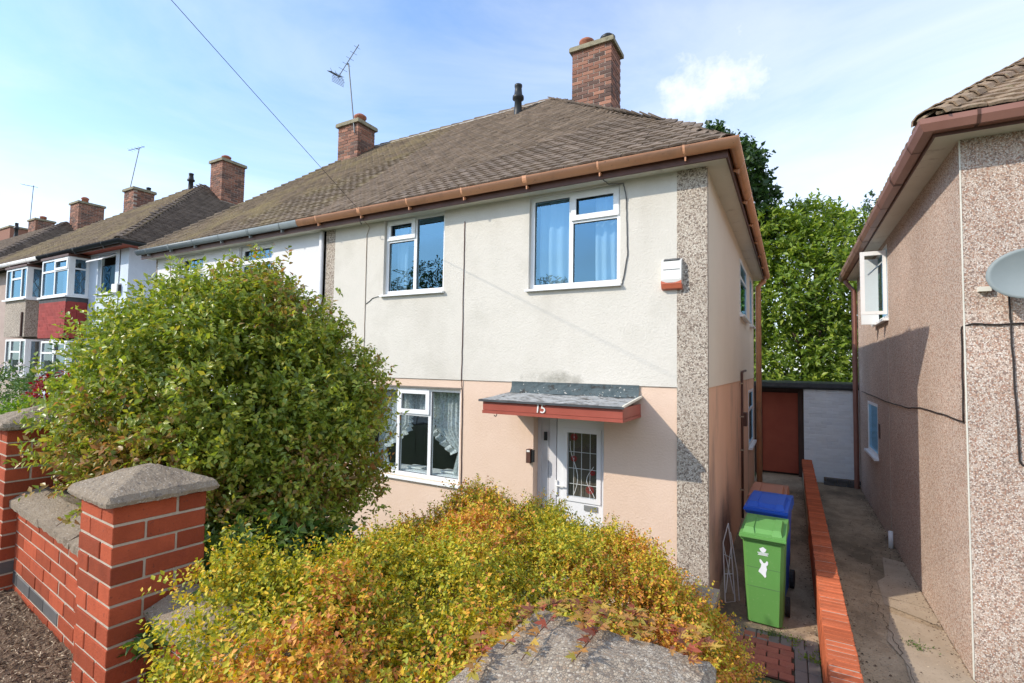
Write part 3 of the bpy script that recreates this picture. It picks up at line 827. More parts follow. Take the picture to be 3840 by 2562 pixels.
def drape(name, label, x0, x1, z0, z1, y, mat, folds=9, amp=0.025, edge=None, group=None, cat='curtain', flare=0.0):
    """hanging fabric with real folds; edge(t, side) moves the sides (t = 0 top, 1 bottom)"""
    nx, nz = folds * 8, 18
    V = []; F = []
    ph = random.uniform(0, 6)
    for j in range(nz + 1):
        t = j / nz; z = z1 + (z0 - z1) * t
        a, b = (x0, x1) if edge is None else edge(t)
        for i in range(nx + 1):
            s = i / nx
            yy = y + amp * math.sin(2 * PI * folds * s + ph + 0.6 * math.sin(3 * t)) * (0.55 + 0.45 * t) + amp * 0.5 * math.sin(2 * PI * folds * 0.37 * s + 1.3)
            V.append((a + (b - a) * s, yy, z + (0.02 * math.sin(2 * PI * folds * 1.4 * s) if (j == nz and flare) else 0)))
    for j in range(nz):
        for i in range(nx):
            k = j * (nx + 1) + i
            F.append((k, k + 1, k + nx + 2, k + nx + 1))
    o = link(bpy.data.objects.new(name, mesh_from(name, V, F, mat, True)))
    tag(o, label, cat, group)
    return o


# ------------------------------------------------------------------ gutters
def gutter_profile(kind):
    if kind == 'round': return [(0.056 * math.cos(a), -0.092 * math.sin(a)) for a in np.linspace(0, PI, 11)]
    return [(0.062, 0.0), (0.062, -0.045), (0.032, -0.105), (-0.045, -0.105), (-0.06, 0.0)]


def gutter_run(name, parent, pts, mat, kind='round', nb=5, bracket=True, joint=True, bmat=None):
    """open gutter swept along pts (top edge line); outward = right-hand side of travel"""
    prof = gutter_profile(kind); prof = prof + [(x * 0.93, z * 0.93 + 0.0) for x, z in reversed(prof)]
    pts = [Vector(p) for p in pts]; n = len(prof); V = []; F = []
    for i, p in enumerate(pts):
        d0 = (pts[i] - pts[i - 1]).normalized() if i > 0 else None
        d1 = (pts[i + 1] - pts[i]).normalized() if i < len(pts) - 1 else None
        d = ((d0 or d1) + (d1 or d0)).normalized()
        o = Vector((d.y, -d.x, 0)); s = 1.0
        if d0 and d1: s = 1.0 / max(0.3, math.cos(d0.angle(d1) / 2))
        for a, z in prof: V.append(p + o * (a * s) + Vector((0, 0, z)))
    for i in range(len(pts) - 1):
        for k in range(n):
            F.append((i * n + k, (i + 1) * n + k, (i + 1) * n + (k + 1) % n, i * n + (k + 1) % n))
    F.append(tuple(range(n - 1, -1, -1))); F.append(tuple((len(pts) - 1) * n + k for k in range(n)))
    off = base_of(parent)
    g = link(bpy.data.objects.new(name, mesh_from(name, [v - off for v in V], F, mat, kind == 'round')), parent)
    if bracket:
        for i in range(len(pts) - 1):
            a, b = pts[i], pts[i + 1]; L = (b - a).length; k = max(1, int(L / (1.0 if nb is None else L / nb)))
            d = (b - a).normalized(); o = Vector((d.y, -d.x, 0))
            for q in range(k):
                c = a + d * (L * (q + 0.5) / k); pr = gutter_profile(kind)
                wide = 0.028 if (joint and q % 3 == 1) else 0.011
                bv = []; bf = []; m = len(pr)
                for sg in (-1, 1):
                    for x, z in pr: bv.append(c + d * (sg * wide) + o * (x * 1.06) + Vector((0, 0, z * 1.06 + 0.003)))
                for t in range(m - 1): bf.append((t, t + 1, m + t + 1, m + t))
                mbk = MB(); mbk.add(bv, bf)
                if kind == 'round':
                    e = c + Vector((0, 0, -0.095)); mbk.prism([e + o * 0.006, e + o * 0.0 + Vector((0, 0, -0.045)), e - o * 0.05 + Vector((0, 0, -0.02)), e - o * 0.05 + Vector((0, 0, 0.0))], d * 0.014)
                mbk.build('bracket', bmat or mat, g)
    return g


# ------------------------------------------------------------------ chimneys
def chimney(parent, x0, x1, y0, y1, zb, zt, pots, bricks=True, z_vis=None, cap_over=0.05, mat=None, mort=None):
    mat = mat or mt['chim_brick']; mort = mort or mt['mortar_dark']
    core = MB().box(x0 + 0.008, x1 - 0.008, y0 + 0.008, y1 - 0.008, zb, zt).build('chimney', mort, parent)
    off = base_of(core)
    c = 0.0745; rows = int((zt - (z_vis or zb)) / c)
    if bricks:
        sing = []
        for r in range(rows):
            z = zt - (r + 1) * c + 0.005
            for axis in (0, 1):                        # front face (-y) and right face (+x)
                a0, a1 = (x0, x1) if axis == 0 else (y0, y1)
                a = a0 + (0 if (r + axis) % 2 == 0 else -0.112)
                while a < a1 - 0.01:
                    s, e = max(a, a0), min(a + 0.215, a1)
                    if a1 - e < 0.03: e = a1
                    if axis == 1 and s <= a0 + 0.001: s = a0 + 0.104
                    if e - s > 0.03:
                        if axis == 0: sing.append((s, y0 - jit(.003), z, e - s, 0.10))
                        else: sing.append((x1 - 0.10 + jit(.003), s, z, 0.10, e - s))
                    a += 0.225
        for (bx, by, bz, l, d) in sing:
            inst('brick', brick_mesh(round(l, 2), round(d, 2), 0.064, mat), (bx - off.x, by - off.y, bz - off.z), core)
    MB().box(x0 - cap_over, x1 + cap_over, y0 - cap_over, y1 + cap_over, zt, zt + 0.075).prism(
        [(x0 - cap_over + .01, y0 - cap_over + .01, zt + 0.0755), (x1 + cap_over - .01, y0 - cap_over + .01, zt + 0.0755), (x1 + cap_over - .01, y1 + cap_over - .01, zt + 0.0755), (x0 - cap_over + .01, y1 + cap_over - .01, zt + 0.0755)],
        (0, 0, 0.02)).build('chimney_cap', mt['cap_stone'], core)
    for (px, py, h, m) in pots:
        MB().lathe([(0.135, 0), (0.125, h * 0.55), (0.15, h * 0.62), (0.15, h * 0.78), (0.12, h * 0.86), (0.09, h * .95), (0.03, h)], (px, py, zt + 0.09), 14).build('chimney_pot', m, core, True)
    return core


def flue_vent(parent, x, y, z0, h, lean=0.03):
    k = 1.35
    m = MB().lathe([(r * k, z) for r, z in [(0.085, -0.12), (0.08, 0), (0.06, 0.12), (0.052, h * 0.55), (0.085, h * 0.58), (0.085, h * 0.66), (0.062, h * 0.70), (0.05, h * 0.92), (0.058, h * 0.94), (0.058, h), (0.03, h * 1.02)]], (x, y, z0), 14)
    return m.build('flue_vent', mt['black_plastic'], parent, True)


def aerial(name, label, base, top, boom0, boom1, grid=None, group=None, n_el=9):
    t = thing(name, label, 'aerial', base, group)
    MB().tube([base, top], 0.016, 6).build('mast', mt['aerial'], t)
    b0, b1 = Vector(boom0), Vector(boom1)
    m = MB().tube([b0, b1], 0.010, 5)
    d = (b1 - b0).normalized(); e = d.cross(Vector((0, 0, 1))).normalized()
    for i in range(n_el):
        c = b0 + (b1 - b0) * ((i + 0.5) / n_el); l = 0.13 - 0.05 * i / n_el
        m.tube([c - e * l, c + e * l], 0.005, 4)
    m.tube([Vector(top) + Vector((0, 0, -0.05)), b0 + (b1 - b0) * 0.45], 0.014, 5)
    m.build('boom', mt['aerial'], t)
    if grid:
        g = MB(); c = Vector(grid); u = e; v = d.cross(e).normalized()
        for k in range(6):
            for sg in (-1, 1):
                q = c + v * (sg * (0.05 + 0.03 * k)) - d * (0.02 * k)
                g.tube([q - u * 0.17, q + u * 0.17], 0.006, 4)
        for k in (-1, 0, 1):
            g.tube([c + u * (0.13 * k) - v * 0.2, c + u * (0.13 * k) + v * 0.2], 0.006, 4)
        g.build('reflector', mt['aerial'], t)
    return t


def cable(name, label, pts, r, mat, parent=None, cat='cable', sub=6, group=None):
    p = [Vector(q) for q in pts]; out = []
    for i in range(len(p) - 1):
        for k in range(sub): out.append(p[i].lerp(p[i + 1], k / sub) + Vector((jit(.003), 0, jit(.003))) * (1 if k else 0))
    out.append(p[-1])
    o = MB().tube(out, r, 6).build(name, mat, parent, True)
    if parent is None: tag(o, label, cat, group)
    return o


# ================================================================== GROUND, ROADS
def profile_z(x, y):
    t = min(1, max(0, (y + 4.35) / 3.5)) if x < -0.2 else min(1, max(0, (y + 4.35) / 3.8))
    return 1.0 * (1 - t) - 0.02


def ground_sheet():
    xs = [-400, -120, -60, -30, -20, -15, -12, -9, -7, -5, -3, -1.5, -0.25, -0.15, 0.5, 1.2, 2.2, 3, 6, 12, 30, 80, 400]
    ys = [-400, -120, -60, -30, -20, -14, -13, -7.2, -6.8, -5.4, -4.6, -4.35, -4, -3.4, -2.8, -2.2, -1.6, -1, -0.55, 0, 2, 5, 10, 20, 60, 150, 600]
    V = [(x, y, profile_z(x, y)) for y in ys for x in xs]; n = len(xs)
    F = [(j * n + i, j * n + i + 1, (j + 1) * n + i + 1, (j + 1) * n + i) for j in range(len(ys) - 1) for i in range(n - 1)]
    return structure(link(bpy.data.objects.new('ground', mesh_from('ground', V, F, mt['ground'], False))))


ground_sheet()
structure(MB().box(-300, 300, -6.6, -4.75, 0.9, 1.02).build('pavement', mt['pavement']))
structure(MB().box(-300, 300, -6.74, -6.604, 0.9, 1.02).build('kerb', mt['cap']))
structure(MB().quad((-300, -13.5, 0.985), (300, -13.5, 0.985), (300, -6.745, 0.985), (-300, -6.745, 0.985)).build('road', mt['asphalt']))


def slab(name, mat, x0, x1, y0, y1, z, nx=8, ny=24, amp=0.004):
    V = []; F = []
    for j in range(ny + 1):
        for i in range(nx + 1):
            V.append((x0 + (x1 - x0) * i / nx, y0 + (y1 - y0) * j / ny, z + jit(amp)))
    for j in range(ny):
        for i in range(nx):
            k = j * (nx + 1) + i; F.append((k, k + 1, k + nx + 2, k + nx + 1))
    return structure(link(bpy.data.objects.new(name, mesh_from(name, V, F, mat, True))))


slab('concrete_path', mt['concrete'], -0.02, 0.935, 0.22, 9.2, 0.004)
slab('concrete_driveway', mt['concrete'], 1.125, 2.035, -0.55, 9.0, 0.004)
structure(MB().add([(1.60, 1.5, 0.012), (2.02, 1.2, 0.012), (2.02, 3.1, 0.012), (1.80, 3.2, 0.012), (1.72, 2.4, 0.012), (1.62, 2.2, 0.012)], [(0, 1, 2, 3, 4, 5)]).build('driveway_patch', mt['patch']))
structure(MB().add([(1.55, -0.5, 0.0115), (2.02, -0.5, 0.0115), (2.02, 1.1, 0.0115), (1.62, 1.3, 0.0115), (1.50, 0.6, 0.0115), (1.58, 0.3, 0.0115)], [(0, 1, 2, 3, 4, 5)]).build('driveway_patch', mt['patch']))

ck = MB()


def crack(p0, p1, n, w, amp):
    pts = []
    for i in range(n + 1):
        t = i / n; pts.append((p0[0] + (p1[0] - p0[0]) * t + random.uniform(-amp, amp), p0[1] + (p1[1] - p0[1]) * t + random.uniform(-amp, amp)))
    for (xa, ya), (xb, yb) in zip(pts[:-1], pts[1:]):
        d = Vector((xb - xa, yb - ya, 0)).normalized(); o = Vector((-d.y, d.x, 0)) * w * random.uniform(.25, .8)
        ck.add([(xa - o.x, ya - o.y, .0175), (xa + o.x, ya + o.y, .0175), (xb + o.x, yb + o.y, .0175), (xb - o.x, yb - o.y, .0175)], [(0, 1, 2, 3)])


for a in (((1.14, 1.85), (2.0, 1.62), 26, .004, .02), ((1.14, 4.1), (2.0, 4.0), 22, .005, .012), ((1.62, -.5), (1.50, 1.75), 34, .004, .02), ((1.5, 1.75), (1.70, 3.4), 26, .003, .02), ((1.15, .62), (1.55, .5), 14, .003, .018), ((0.0, 3.1), (.93, 3.15), 20, .004, .01)): crack(*a)
stuff(ck.build('concrete_cracks', mt['garden']))
gm = []
for k in range(2600):
    side = random.random()
    if side < .40: x, y = 2.02 - random.random() ** 3 * .16, random.uniform(-.4, 7)
    elif side < .72: x, y = 1.135 + random.random() ** 3 * .14, random.uniform(-.4, 7)
    elif side < .86: x, y = .92 - random.random() ** 3 * .14, random.uniform(.1, 7)
    else: x, y = random.uniform(1.15, 2.0), random.uniform(-.4, 5)
    sz = random.uniform(.4, 1.6)
    gm.append(np.array(Matrix.Translation((x, y, .010)) @ Matrix.Rotation(random.uniform(0, 6.3), 4, 'Z') @ Matrix.Diagonal((sz, sz * random.uniform(.5, 1), sz * random.uniform(.5, 1.2), 1))))
stuff(merged('drive_grit', [(-.008, -.006, 0), (.008, -.005, 0), (.007, .007, 0), (-.006, .006, 0), (0, 0, .007)], [(0, 1, 4), (1, 2, 4), (2, 3, 4), (3, 0, 4)], gm, mt['chips']))

# block paving at the foot of the path: every block is an object of the paved area
paving = structure(MB().box(-0.02, 0.93, -0.55, 0.218, -0.06, -0.012).build('block_paving', mt['garden']))
pm = brick_mesh(0.192, 0.094, 0.05, mt['paver'], 0.005); pg = brick_mesh(0.094, 0.192, 0.05, mt['paver_grey'], 0.005)
for j in range(7):
    y = -0.55 + j * 0.1
    x = 0.02 - (0.1 if j % 2 else 0)
    while x < 0.72:
        a, b = max(x, 0.02), min(x + 0.194, 0.726)
        if b - a > .03: inst('paver', brick_mesh(round(b - a, 2), 0.094, 0.05, mt['paver'], 0.005), (a, y, -0.045 + jit(.002)), paving)
        x += 0.2
for k in range(4): inst('paver', pg, (0.835, -0.55 + k * 0.2, -0.044), paving)
for k in range(9): inst('paver', pg, (0.02 + k * 0.1, 0.02, -0.043 + jit(.002)), paving)
for k in range(3): inst('paver', pg, (0.735, -0.55 + k * 0.2, -0.044), paving)


# ================================================================== MAIN PAIR OF HOUSES
XP = -5.65                   # party line
EZ, EO = 4.765, 0.225        # eaves height and overhang of the tile edge
RY, RZ = 3.71, 7.965         # ridge
RXL, RXR = -8.45, -3.50
XL, DEP = -10.70, 7.42
SL = math.hypot(RY + EO, RZ - EZ)
VF = Vector((0, RY + EO, RZ - EZ)).normalized()

houseA = thing('semi_detached_house', 'cream and peach rendered house numbered 15 with red edged door canopy', 'house', (-2.8, 0, 0))
houseB = thing('semi_detached_house', 'white rendered house joined to the cream one, partly hidden by the round bush', 'house', (-8.2, 0, 0))

W1 = (-4.41, -3.327, 3.54, 4.632); W2 = (-2.044, -0.909, 3.477, 4.600); W3 = (-4.68, -3.02, 1.0, 2.227)
DOOR = (-1.955, -1.085, 0.02, 2.06)
SZ = 2.35                    # line between the cream and the peach render
up_ = wall_with_holes(MB(), -5.43, -0.30, SZ, 4.64, [W1, W2], -0.014, 0.075)
up_.quad((-5.43, -0.014, SZ), (-5.43, 0.02, SZ), (-0.30, 0.02, SZ), (-0.30, -0.014, SZ))
up_.build('upper_front_wall', mt['cream'], houseA)
lo_ = wall_with_holes(MB(), -5.43, -0.30, -0.3, SZ - 0.004, [W3, DOOR], 0.0, 0.15)
lo_.build('lower_front_wall', mt['pink'], houseA)
# pebbledash strip wrapping the corner, and its twin at the party wall
MB().box(-0.30, 0.0, -0.016, 0.055, -0.3, 4.635).build('corner_strip', mt['strip'], houseA)
MB().box(-5.635, -5.43, -0.014, 0.05, -0.3, 4.635).build('party_strip', mt['strip'], houseA)
MB().quad((XP, DEP, -0.3), (XP, DEP, 4.64), (-0.012, DEP, 4.64), (-0.012, DEP, -0.3)).build('rear_wall', mt['side_cream'], houseA)

win = build_window(houseA, *W1, 0.035, [(0, .5, [(0, .715, 'fixed'), (.715, 1, 'sash')]), (.5, 1, [(0, 1, 'fixed')])], mt['glass'])
win['label'] = 'upper left window reflecting a tree'
win2 = build_window(houseA, *W2, 0.035, [(0, .467, [(0, 1, 'fixed')]), (.467, 1, [(0, .69, 'fixed'), (.69, 1, 'sash')])], mt['glass'])
win2['label'] = 'upper right window with white curtains'
win3 = build_window(houseA, *W3, 0.055, [(0, .337, [(0, 1, 'fixed')]), (.337, .674, [(0, .70, 'fixed'), (.70, 1, 'sash')]), (.674, 1, [(0, 1, 'fixed')])], mt['glass_low'])
win3['label'] = 'ground floor window with lace curtains'


def side_window(parent, x, y0, y1, z0, z1, s=1, split=None, glass='glass'):
    """window in a wall of constant x, facing s"""
    m = MB(); w = 0.055; xa, xb = (x - 0.05 * s, x + 0.004 * s); lo, hi = min(xa, xb), max(xa, xb)
    m.box(lo, hi, y0, y1, z1 - w, z1); m.box(lo, hi, y0, y1, z0, z0 + w)
    m.box(lo, hi, y0, y0 + w, z0 + w, z1 - w); m.box(lo, hi, y1 - w, y1, z0 + w, z1 - w)
    if split: m.box(lo + .002, hi - .002, y0 + w, y1 - w, split - w / 2, split + w / 2)
    o = m.build('window', mt['upvc'], parent)
    xg = x - 0.012 * s
    MB().quad((xg, y0 + w, z0 + w), (xg, y1 - w, z0 + w), (xg, y1 - w, z1 - w), (xg, y0 + w, z1 - w)).build('pane', mt[glass], o)
    rm = MB(); xd = x - 0.9 * s
    rm.quad((xd, y0, z0), (xd, y1, z0), (xd, y1, z1), (xd, y0, z1)); rm.quad((x - .052 * s, y0, z0), (xd, y0, z0), (xd, y0, z1), (x - .052 * s, y0, z1))
    rm.quad((x - .052 * s, y1, z0), (xd, y1, z0), (xd, y1, z1), (x - .052 * s, y1, z1)); rm.build('interior', mt['room'], o)
    MB().box(min(x - .03 * s, x + 0.07 * s), max(x - .03 * s, x + 0.07 * s), y0 - 0.02, y1 + 0.02, z0 - 0.04, z0 - 0.001).build('sill', mt['upvc'], o)
    return o


side_window(houseA, -0.006, 3.82, 5.25, 3.47, 4.42, 1, 4.12)
side_window(houseA, -0.006, 6.10, 6.75, 3.47, 4.50, 1)
side_window(houseA, -0.016, 5.75, 7.1, 0.98, 2.12, 1, 1.72)



def wall_x(mb, x, y0, y1, z0, z1, holes, s=1, depth=0.05):
    """wall of constant x facing s with real openings"""
    ys = sorted({y0, y1, *[h[i] for h in holes for i in (0, 1)]}); zs = sorted({z0, z1, *[h[i] for h in holes for i in (2, 3)]})
    ys = [y for y in ys if y0 <= y <= y1]; zs = [z for z in zs if z0 <= z <= z1]
    for i in range(len(ys) - 1):
        for j in range(len(zs) - 1):
            cy, cz = (ys[i] + ys[i + 1]) / 2, (zs[j] + zs[j + 1]) / 2
            if any(h[0] < cy < h[1] and h[2] < cz < h[3] for h in holes): continue
            mb.quad((x, ys[i], zs[j]), (x, ys[i + 1], zs[j]), (x, ys[i + 1], zs[j + 1]), (x, ys[i], zs[j + 1]))
    return mb


SW1 = (3.82, 5.25, 3.47, 4.42); SW2 = (6.10, 6.75, 3.47, 4.50); SW3 = (5.75, 7.10, 0.98, 2.12)
sd = wall_x(MB(), -0.012, 0.056, DEP, SZ, 4.64, [SW1, SW2]); sd.quad((-0.012, 0.056, SZ), (-0.03, 0.056, SZ), (-0.03, DEP, SZ), (-0.012, DEP, SZ))
sd.build('upper_side_wall', mt['side_cream'], houseA)
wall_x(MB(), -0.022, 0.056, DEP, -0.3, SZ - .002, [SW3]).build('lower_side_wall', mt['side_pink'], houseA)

# front door
dr = MB(); dx0, dx1, dz1 = -1.953, -1.087, 2.05
frame_ring(dr, dx0, dx1, 0.03, dz1, 0.12, 0.19, 0.045)
dr.box(dx0 + 0.045, dx0 + 0.135, 0.135, 0.185, 0.075, dz1 - 0.045); dr.box(dx0 + 0.143, dx0 + 0.238, 0.132, 0.185, 0.075, dz1 - 0.045)
door = dr.build('front_door', mt['door_grey'], houseA)
lx0, lx1 = dx0 + 0.246, dx1 - 0.048
GX0, GX1, GZ0, GZ1 = -1.575, -1.212, 1.035, 1.775
lf = MB(); lf.box(lx0, GX0, 0.14, 0.18, 0.08, dz1 - 0.05); lf.box(GX1, lx1, 0.14, 0.18, 0.08, dz1 - 0.05)
lf.box(GX0, GX1, 0.14, 0.18, 0.08, GZ0); lf.box(GX0, GX1, 0.14, 0.18, GZ1, dz1 - 0.05)
frame_ring(lf, GX0 - 0.05, GX1 + 0.05, GZ0 - 0.05, GZ1 + 0.05, 0.126, 0.1395, 0.05)
lf.build('door_leaf', mt['door_white'], door)
MB().quad((GX0, 0.16, GZ0), (GX1, 0.16, GZ0), (GX1, 0.16, GZ1), (GX0, 0.16, GZ1)).build('pane', mt['glass_low'], door)
MB().box(GX0 - .05, GX1 + .05, 0.185, 0.9, 0.06, 1.98).build('interior', mt['room'], door)
ld = MB()
for x in (-1.50, -1.405, -1.30): ld.box(x - .0022, x + .0022, 0.154, 0.159, GZ0, GZ1)
for z in (1.18, 1.36, 1.55): ld.box(GX0, GX1, 0.1535, 0.1595, z - .0022, z + .0022)
ld.tube([(-1.50 + 0.05 * math.sin(t * 5), 0.156, 1.05 + 0.62 * t) for t in np.linspace(0, 1, 16)], 0.004, 5)
ld.tube([(-1.29 + 0.05 * math.sin(2 + t * 5), 0.156, 1.05 + 0.35 * t) for t in np.linspace(0, 1, 12)], 0.004, 5)
ld.build('lead_came', mt['came'], door)
for gx, gz, r in ((-1.30, 1.13, .045), (-1.50, 1.72, .04), (-1.50, 1.47, .035), (-1.27, 1.33, .03)):
    f = MB()
    for k in range(3):
        rr = r * (1 - 0.3 * k); f.tube([(gx + rr * math.cos(a), 0.155 - .0008 * k, gz + rr * math.sin(a) * 0.9) for a in np.linspace(0, 2 * PI, 13)], 0.0035, 4)
    f.build('glass_rose', mt['glass_red'], door)
hd = MB().tube([(-1.70, 0.10, 1.145), (-1.60, 0.10, 1.145)], 0.009, 6); hd.box(-1.725, -1.695, 0.118, 0.139, 1.03, 1.2); hd.tube([(-1.71, 0.12, 1.145), (-1.70, 0.10, 1.145)], 0.009, 6)
hd.build('handle', mt['upvc'], door)
MB().box(-1.36, -1.2, 0.128, 0.139, 0.90, 0.96).build('letterbox', mt['steel'], door)
MB().box(-1.862, -1.828, 0.095, 0.119, 1.66, 1.76).build('doorbell_camera', mt['black_plastic'], door)
MB().box(-1.96, -1.05, -0.02, 0.118, -0.1, 0.028).build('doorstep', mt['patch'], door)

# canopy over the door
cp = MB(); CX0, CX1, CYF = -2.245, -0.69, -0.65
cp.box(CX0, CX1, CYF + 0.02, -0.001, 2.035, 2.145)
canopy = cp.build('canopy', mt['red_paint'], houseA)
fa = MB(); fa.box(CX0 - 0.012, CX1 + 0.012, CYF - 0.006, CYF + 0.019, 2.055, 2.158); fa.box(CX1, CX1 + 0.0135, CYF + 0.0195, -0.002, 2.05, 2.158)
fa.box(CX0 - 0.016, CX1 + 0.016, CYF - 0.014, CYF + 0.018, 2.018, 2.052); fa.box(CX1 + .001, CX1 + 0.017, CYF + 0.0185, -0.002, 2.018, 2.047)
fa.box(CX0 - 0.0135, CX0, CYF + 0.0195, -0.002, 2.018, 2.158)
fa.build('fascia', mt['red_paint'], canopy)
# felt roof with an uneven surface
rv = []; rf = []; nx, ny = 40, 14
for j in range(ny + 1):
    for i in range(nx + 1):
        x = CX0 - 0.055 + (CX1 - CX0 + 0.085) * i / nx; y = CYF - 0.035 + (-CYF + 0.034) * j / ny
        rv.append((x, y, 2.170 + 0.055 * j / ny + jit(0.0035) + (0.005 * math.sin(x * 9) if j > 0 else 0)))
for j in range(ny):
    for i in range(nx):
        k = j * (nx + 1) + i; rf.append((k, k + 1, k + nx + 2, k + nx + 1))
MB().add(rv, rf).build('felt_roof', mt['felt'], canopy)
MB().box(CX0 - 0.055, CX1 + 0.03, CYF - 0.036, CYF - 0.016, 2.148, 2.1705).build('felt_edge', mt['felt_edge'], canopy)
MB().box(CX0 - 0.055, CX0 - 0.03, CYF - 0.0155, -0.003, 2.1485, 2.172).build('felt_edge', mt['felt_edge'], canopy)
MB().prism([(CX1 + 0.012, CYF - 0.03, 2.159), (CX1 + 0.032, CYF - 0.03, 2.159), (CX1 + 0.032, -0.003, 2.225), (CX1 + 0.012, -0.003, 2.225)], (0, 0, 0.022)).build('side_trim', mt['soffit'], canopy)
fl = MB(); nx = 30; rv = []; rf = []
for j in range(6):
    for i in range(nx + 1):
        t = j / 5; rv.append((-2.252 + 1.563 * i / nx, -0.018 - 0.05 * (1 - t) ** 3 + jit(.003), 2.222 + 0.135 * t))
for j in range(5):
    for i in range(nx):
        k = j * (nx + 1) + i; rf.append((k, k + 1, k + nx + 2, k + nx + 1))
fl.add(rv, rf).build('upstand_flashing', mt['felt_up'], canopy)
peel = MB()
for k in range(26):
    x = random.uniform(-2.2, -0.75); z = 2.228 + random.random() ** 3 * 0.07; s = random.uniform(.005, .014)
    peel.add([(x, -0.066 + (z - 2.235) * .35, z), (x + s, -0.07 + (z - 2.235) * .35, z + jit(.006)), (x + s * .8, -0.078 + (z - 2.235) * .3, z + s * .7), (x - s * .2, -0.07 + (z - 2.235) * .3, z + s * .8)], [(0, 1, 2), (0, 2, 3)])
stuff(peel.build('paint_flakes', mt['text'], canopy))
fc = bpy.data.curves.new('house_number', 'FONT'); fc.body = '15'; fc.size = 0.135; fc.extrude = 0.004; fc.shear = 0.08; fc.space_character = 0.9
fc.materials.append(mt['text'])
_tmp = bpy.data.objects.new('house_number', fc); COL.objects.link(_tmp); bpy.context.view_layer.update()
_me = bpy.data.meshes.new_from_object(_tmp.evaluated_get(bpy.context.evaluated_depsgraph_get())); bpy.data.objects.remove(_tmp)
fo = bpy.data.objects.new('house_number', _me); link(fo, canopy); fo.rotation_euler = (PI / 2, 0, 0); fo.location = Vector((-1.615, CYF - 0.0125, 2.062)) - base_of(houseA)
MB().tube([(-2.128 + 0.018 * math.cos(a), -0.60, 2.005 + 0.02 * math.sin(a)) for a in np.linspace(PI * 0.5, -PI * 0.9, 9)], 0.005, 5).build('hook', mt['black_plastic'], canopy)

# eaves: soffit, fascia boards, gutters
def eaves(parent, x0, x1, side=None, gmat='terracotta'):
    sb = MB(); sb.box(x0, x1 if side is None else 0.195, -0.195, 0.02, 4.622, 4.636)
    if side: sb.box(-0.03, 0.195, 0.0205, DEP + 0.195, 4.6225, 4.6365)
    sb.build('soffit', mt['soffit'], parent)
    fb = MB(); fb.box(x0, (x1 if side is None else 0.215), -0.215, -0.1955, 4.60, 4.745)
    if side: fb.box(0.1955, 0.2152, -0.195, DEP + 0.215, 4.60, 4.745)
    fb.build('fascia_board', mt['fascia'], parent)
    if side: MB().box(x0, 0.19, -0.202, -0.1952, 4.607, 4.6215).build('soffit_edge', mt['soffit'], parent)


eaves(houseA, XP, None, True)
eaves(houseB, XL - 0.2, XP - 0.002)
gutter_run('gutter', houseA, [(-5.98, -0.268, EZ - .005), (0.268, -0.268, EZ - 0.012), (0.268, DEP + 0.24, EZ - 0.03)], mt['terracotta'], 'round', 7)
gutter_run('gutter', houseB, [(XL - 0.24, -0.268, EZ + 0.0), (-5.985, -0.268, EZ - .005)], mt['grey_plastic'], 'round', 6)
# hopper and downpipe at the rear corner
dp = MB().tube([(0.20, DEP + 0.05, 4.70), (0.20, DEP + 0.0, 4.56), (0.09, DEP - 0.02, 4.45), (0.09, DEP - 0.02, -0.05)], 0.060, 8)
dp.build('downpipe', mt['terracotta'], houseA, True)
MB().box(-4.70, -3.0, -0.004, 0.052, 2.2275, 2.246).build('lintel_edge', mt['paver_grey'], houseA)
# narrow waste pipe and its clips on the side wall
wp = MB().tube([(0.016, 3.80, 0.1), (0.016, 3.80, 2.47), (0.016, 3.84, 2.50), (0.016, 4.55, 2.52)], 0.020, 8).build('waste_pipe', mt['fascia'], houseA, True)
for z in (0.55, 1.2, 1.75, 2.3): MB().box(-0.02, 0.042, 3.772, 3.828, z, z + 0.02).build('pipe_clip', mt['patch'], wp)
MB().box(-0.02, 0.05, 4.3, 4.5, 1.55, 1.78).build('air_vent', mt['fascia'], houseA)

# roof
def roof_under(parent, polys):
    m = MB()
    for p in polys: m.add(p, [tuple(range(len(p)))])
    return m.build('roof_deck', mt['underlay'], parent)


d_ = -0.004
roof_under(houseA, [[(XP, -EO, EZ + d_), (EO, -EO, EZ + d_), (RXR, RY, RZ + d_), (XP, RY, RZ + d_)],
                    [(EO, -EO, EZ + d_), (EO, DEP + EO, EZ + d_), (RXR, RY, RZ + d_)],
                    [(EO, DEP + EO, EZ + d_), (XP, DEP + EO, EZ + d_), (XP, RY, RZ + d_), (RXR, RY, RZ + d_)]])
roof_under(houseB, [[(XL - EO, -EO, EZ + d_), (XP, -EO, EZ + d_), (XP, RY, RZ + d_), (RXL, RY, RZ + d_)],
                    [(XL - EO, DEP + EO, EZ + d_), (XL - EO, -EO, EZ + d_), (RXL, RY, RZ + d_)],
                    [(XP, DEP + EO, EZ + d_), (XL - EO, DEP + EO, EZ + d_), (RXL, RY, RZ + d_), (XP, RY, RZ + d_)]])
tm = tile_matrices((0, -EO - 0.03, EZ - 0.01), (1, 0, 0), VF, lambda b: XL - EO + (RXL - XL + EO) * b / SL, lambda b: EO + (RXR - EO) * b / SL, SL, seed=3)
lay_tiles(houseA, [m for m in tm if m.translation.x > XP], mt['tile'])
lay_tiles(houseB, [m for m in tm if m.translation.x <= XP], mt['tile_old'])
SS = math.hypot(EO - RXR, RZ - EZ); VS = Vector((RXR - EO, 0, RZ - EZ)).normalized()
ts = tile_matrices((EO + 0.03, 0, EZ - 0.01), (0, 1, 0), VS, lambda b: -EO + (RY + EO) * b / SS, lambda b: DEP + EO - (DEP + EO - RY) * b / SS, SS, seed=4)
stuff(merged('side_roof_tile_field', TILE_V, TILE_F, [np.array(Matrix.Translation(-base_of(houseA)) @ m) for m in ts], mt['tile'], houseA))
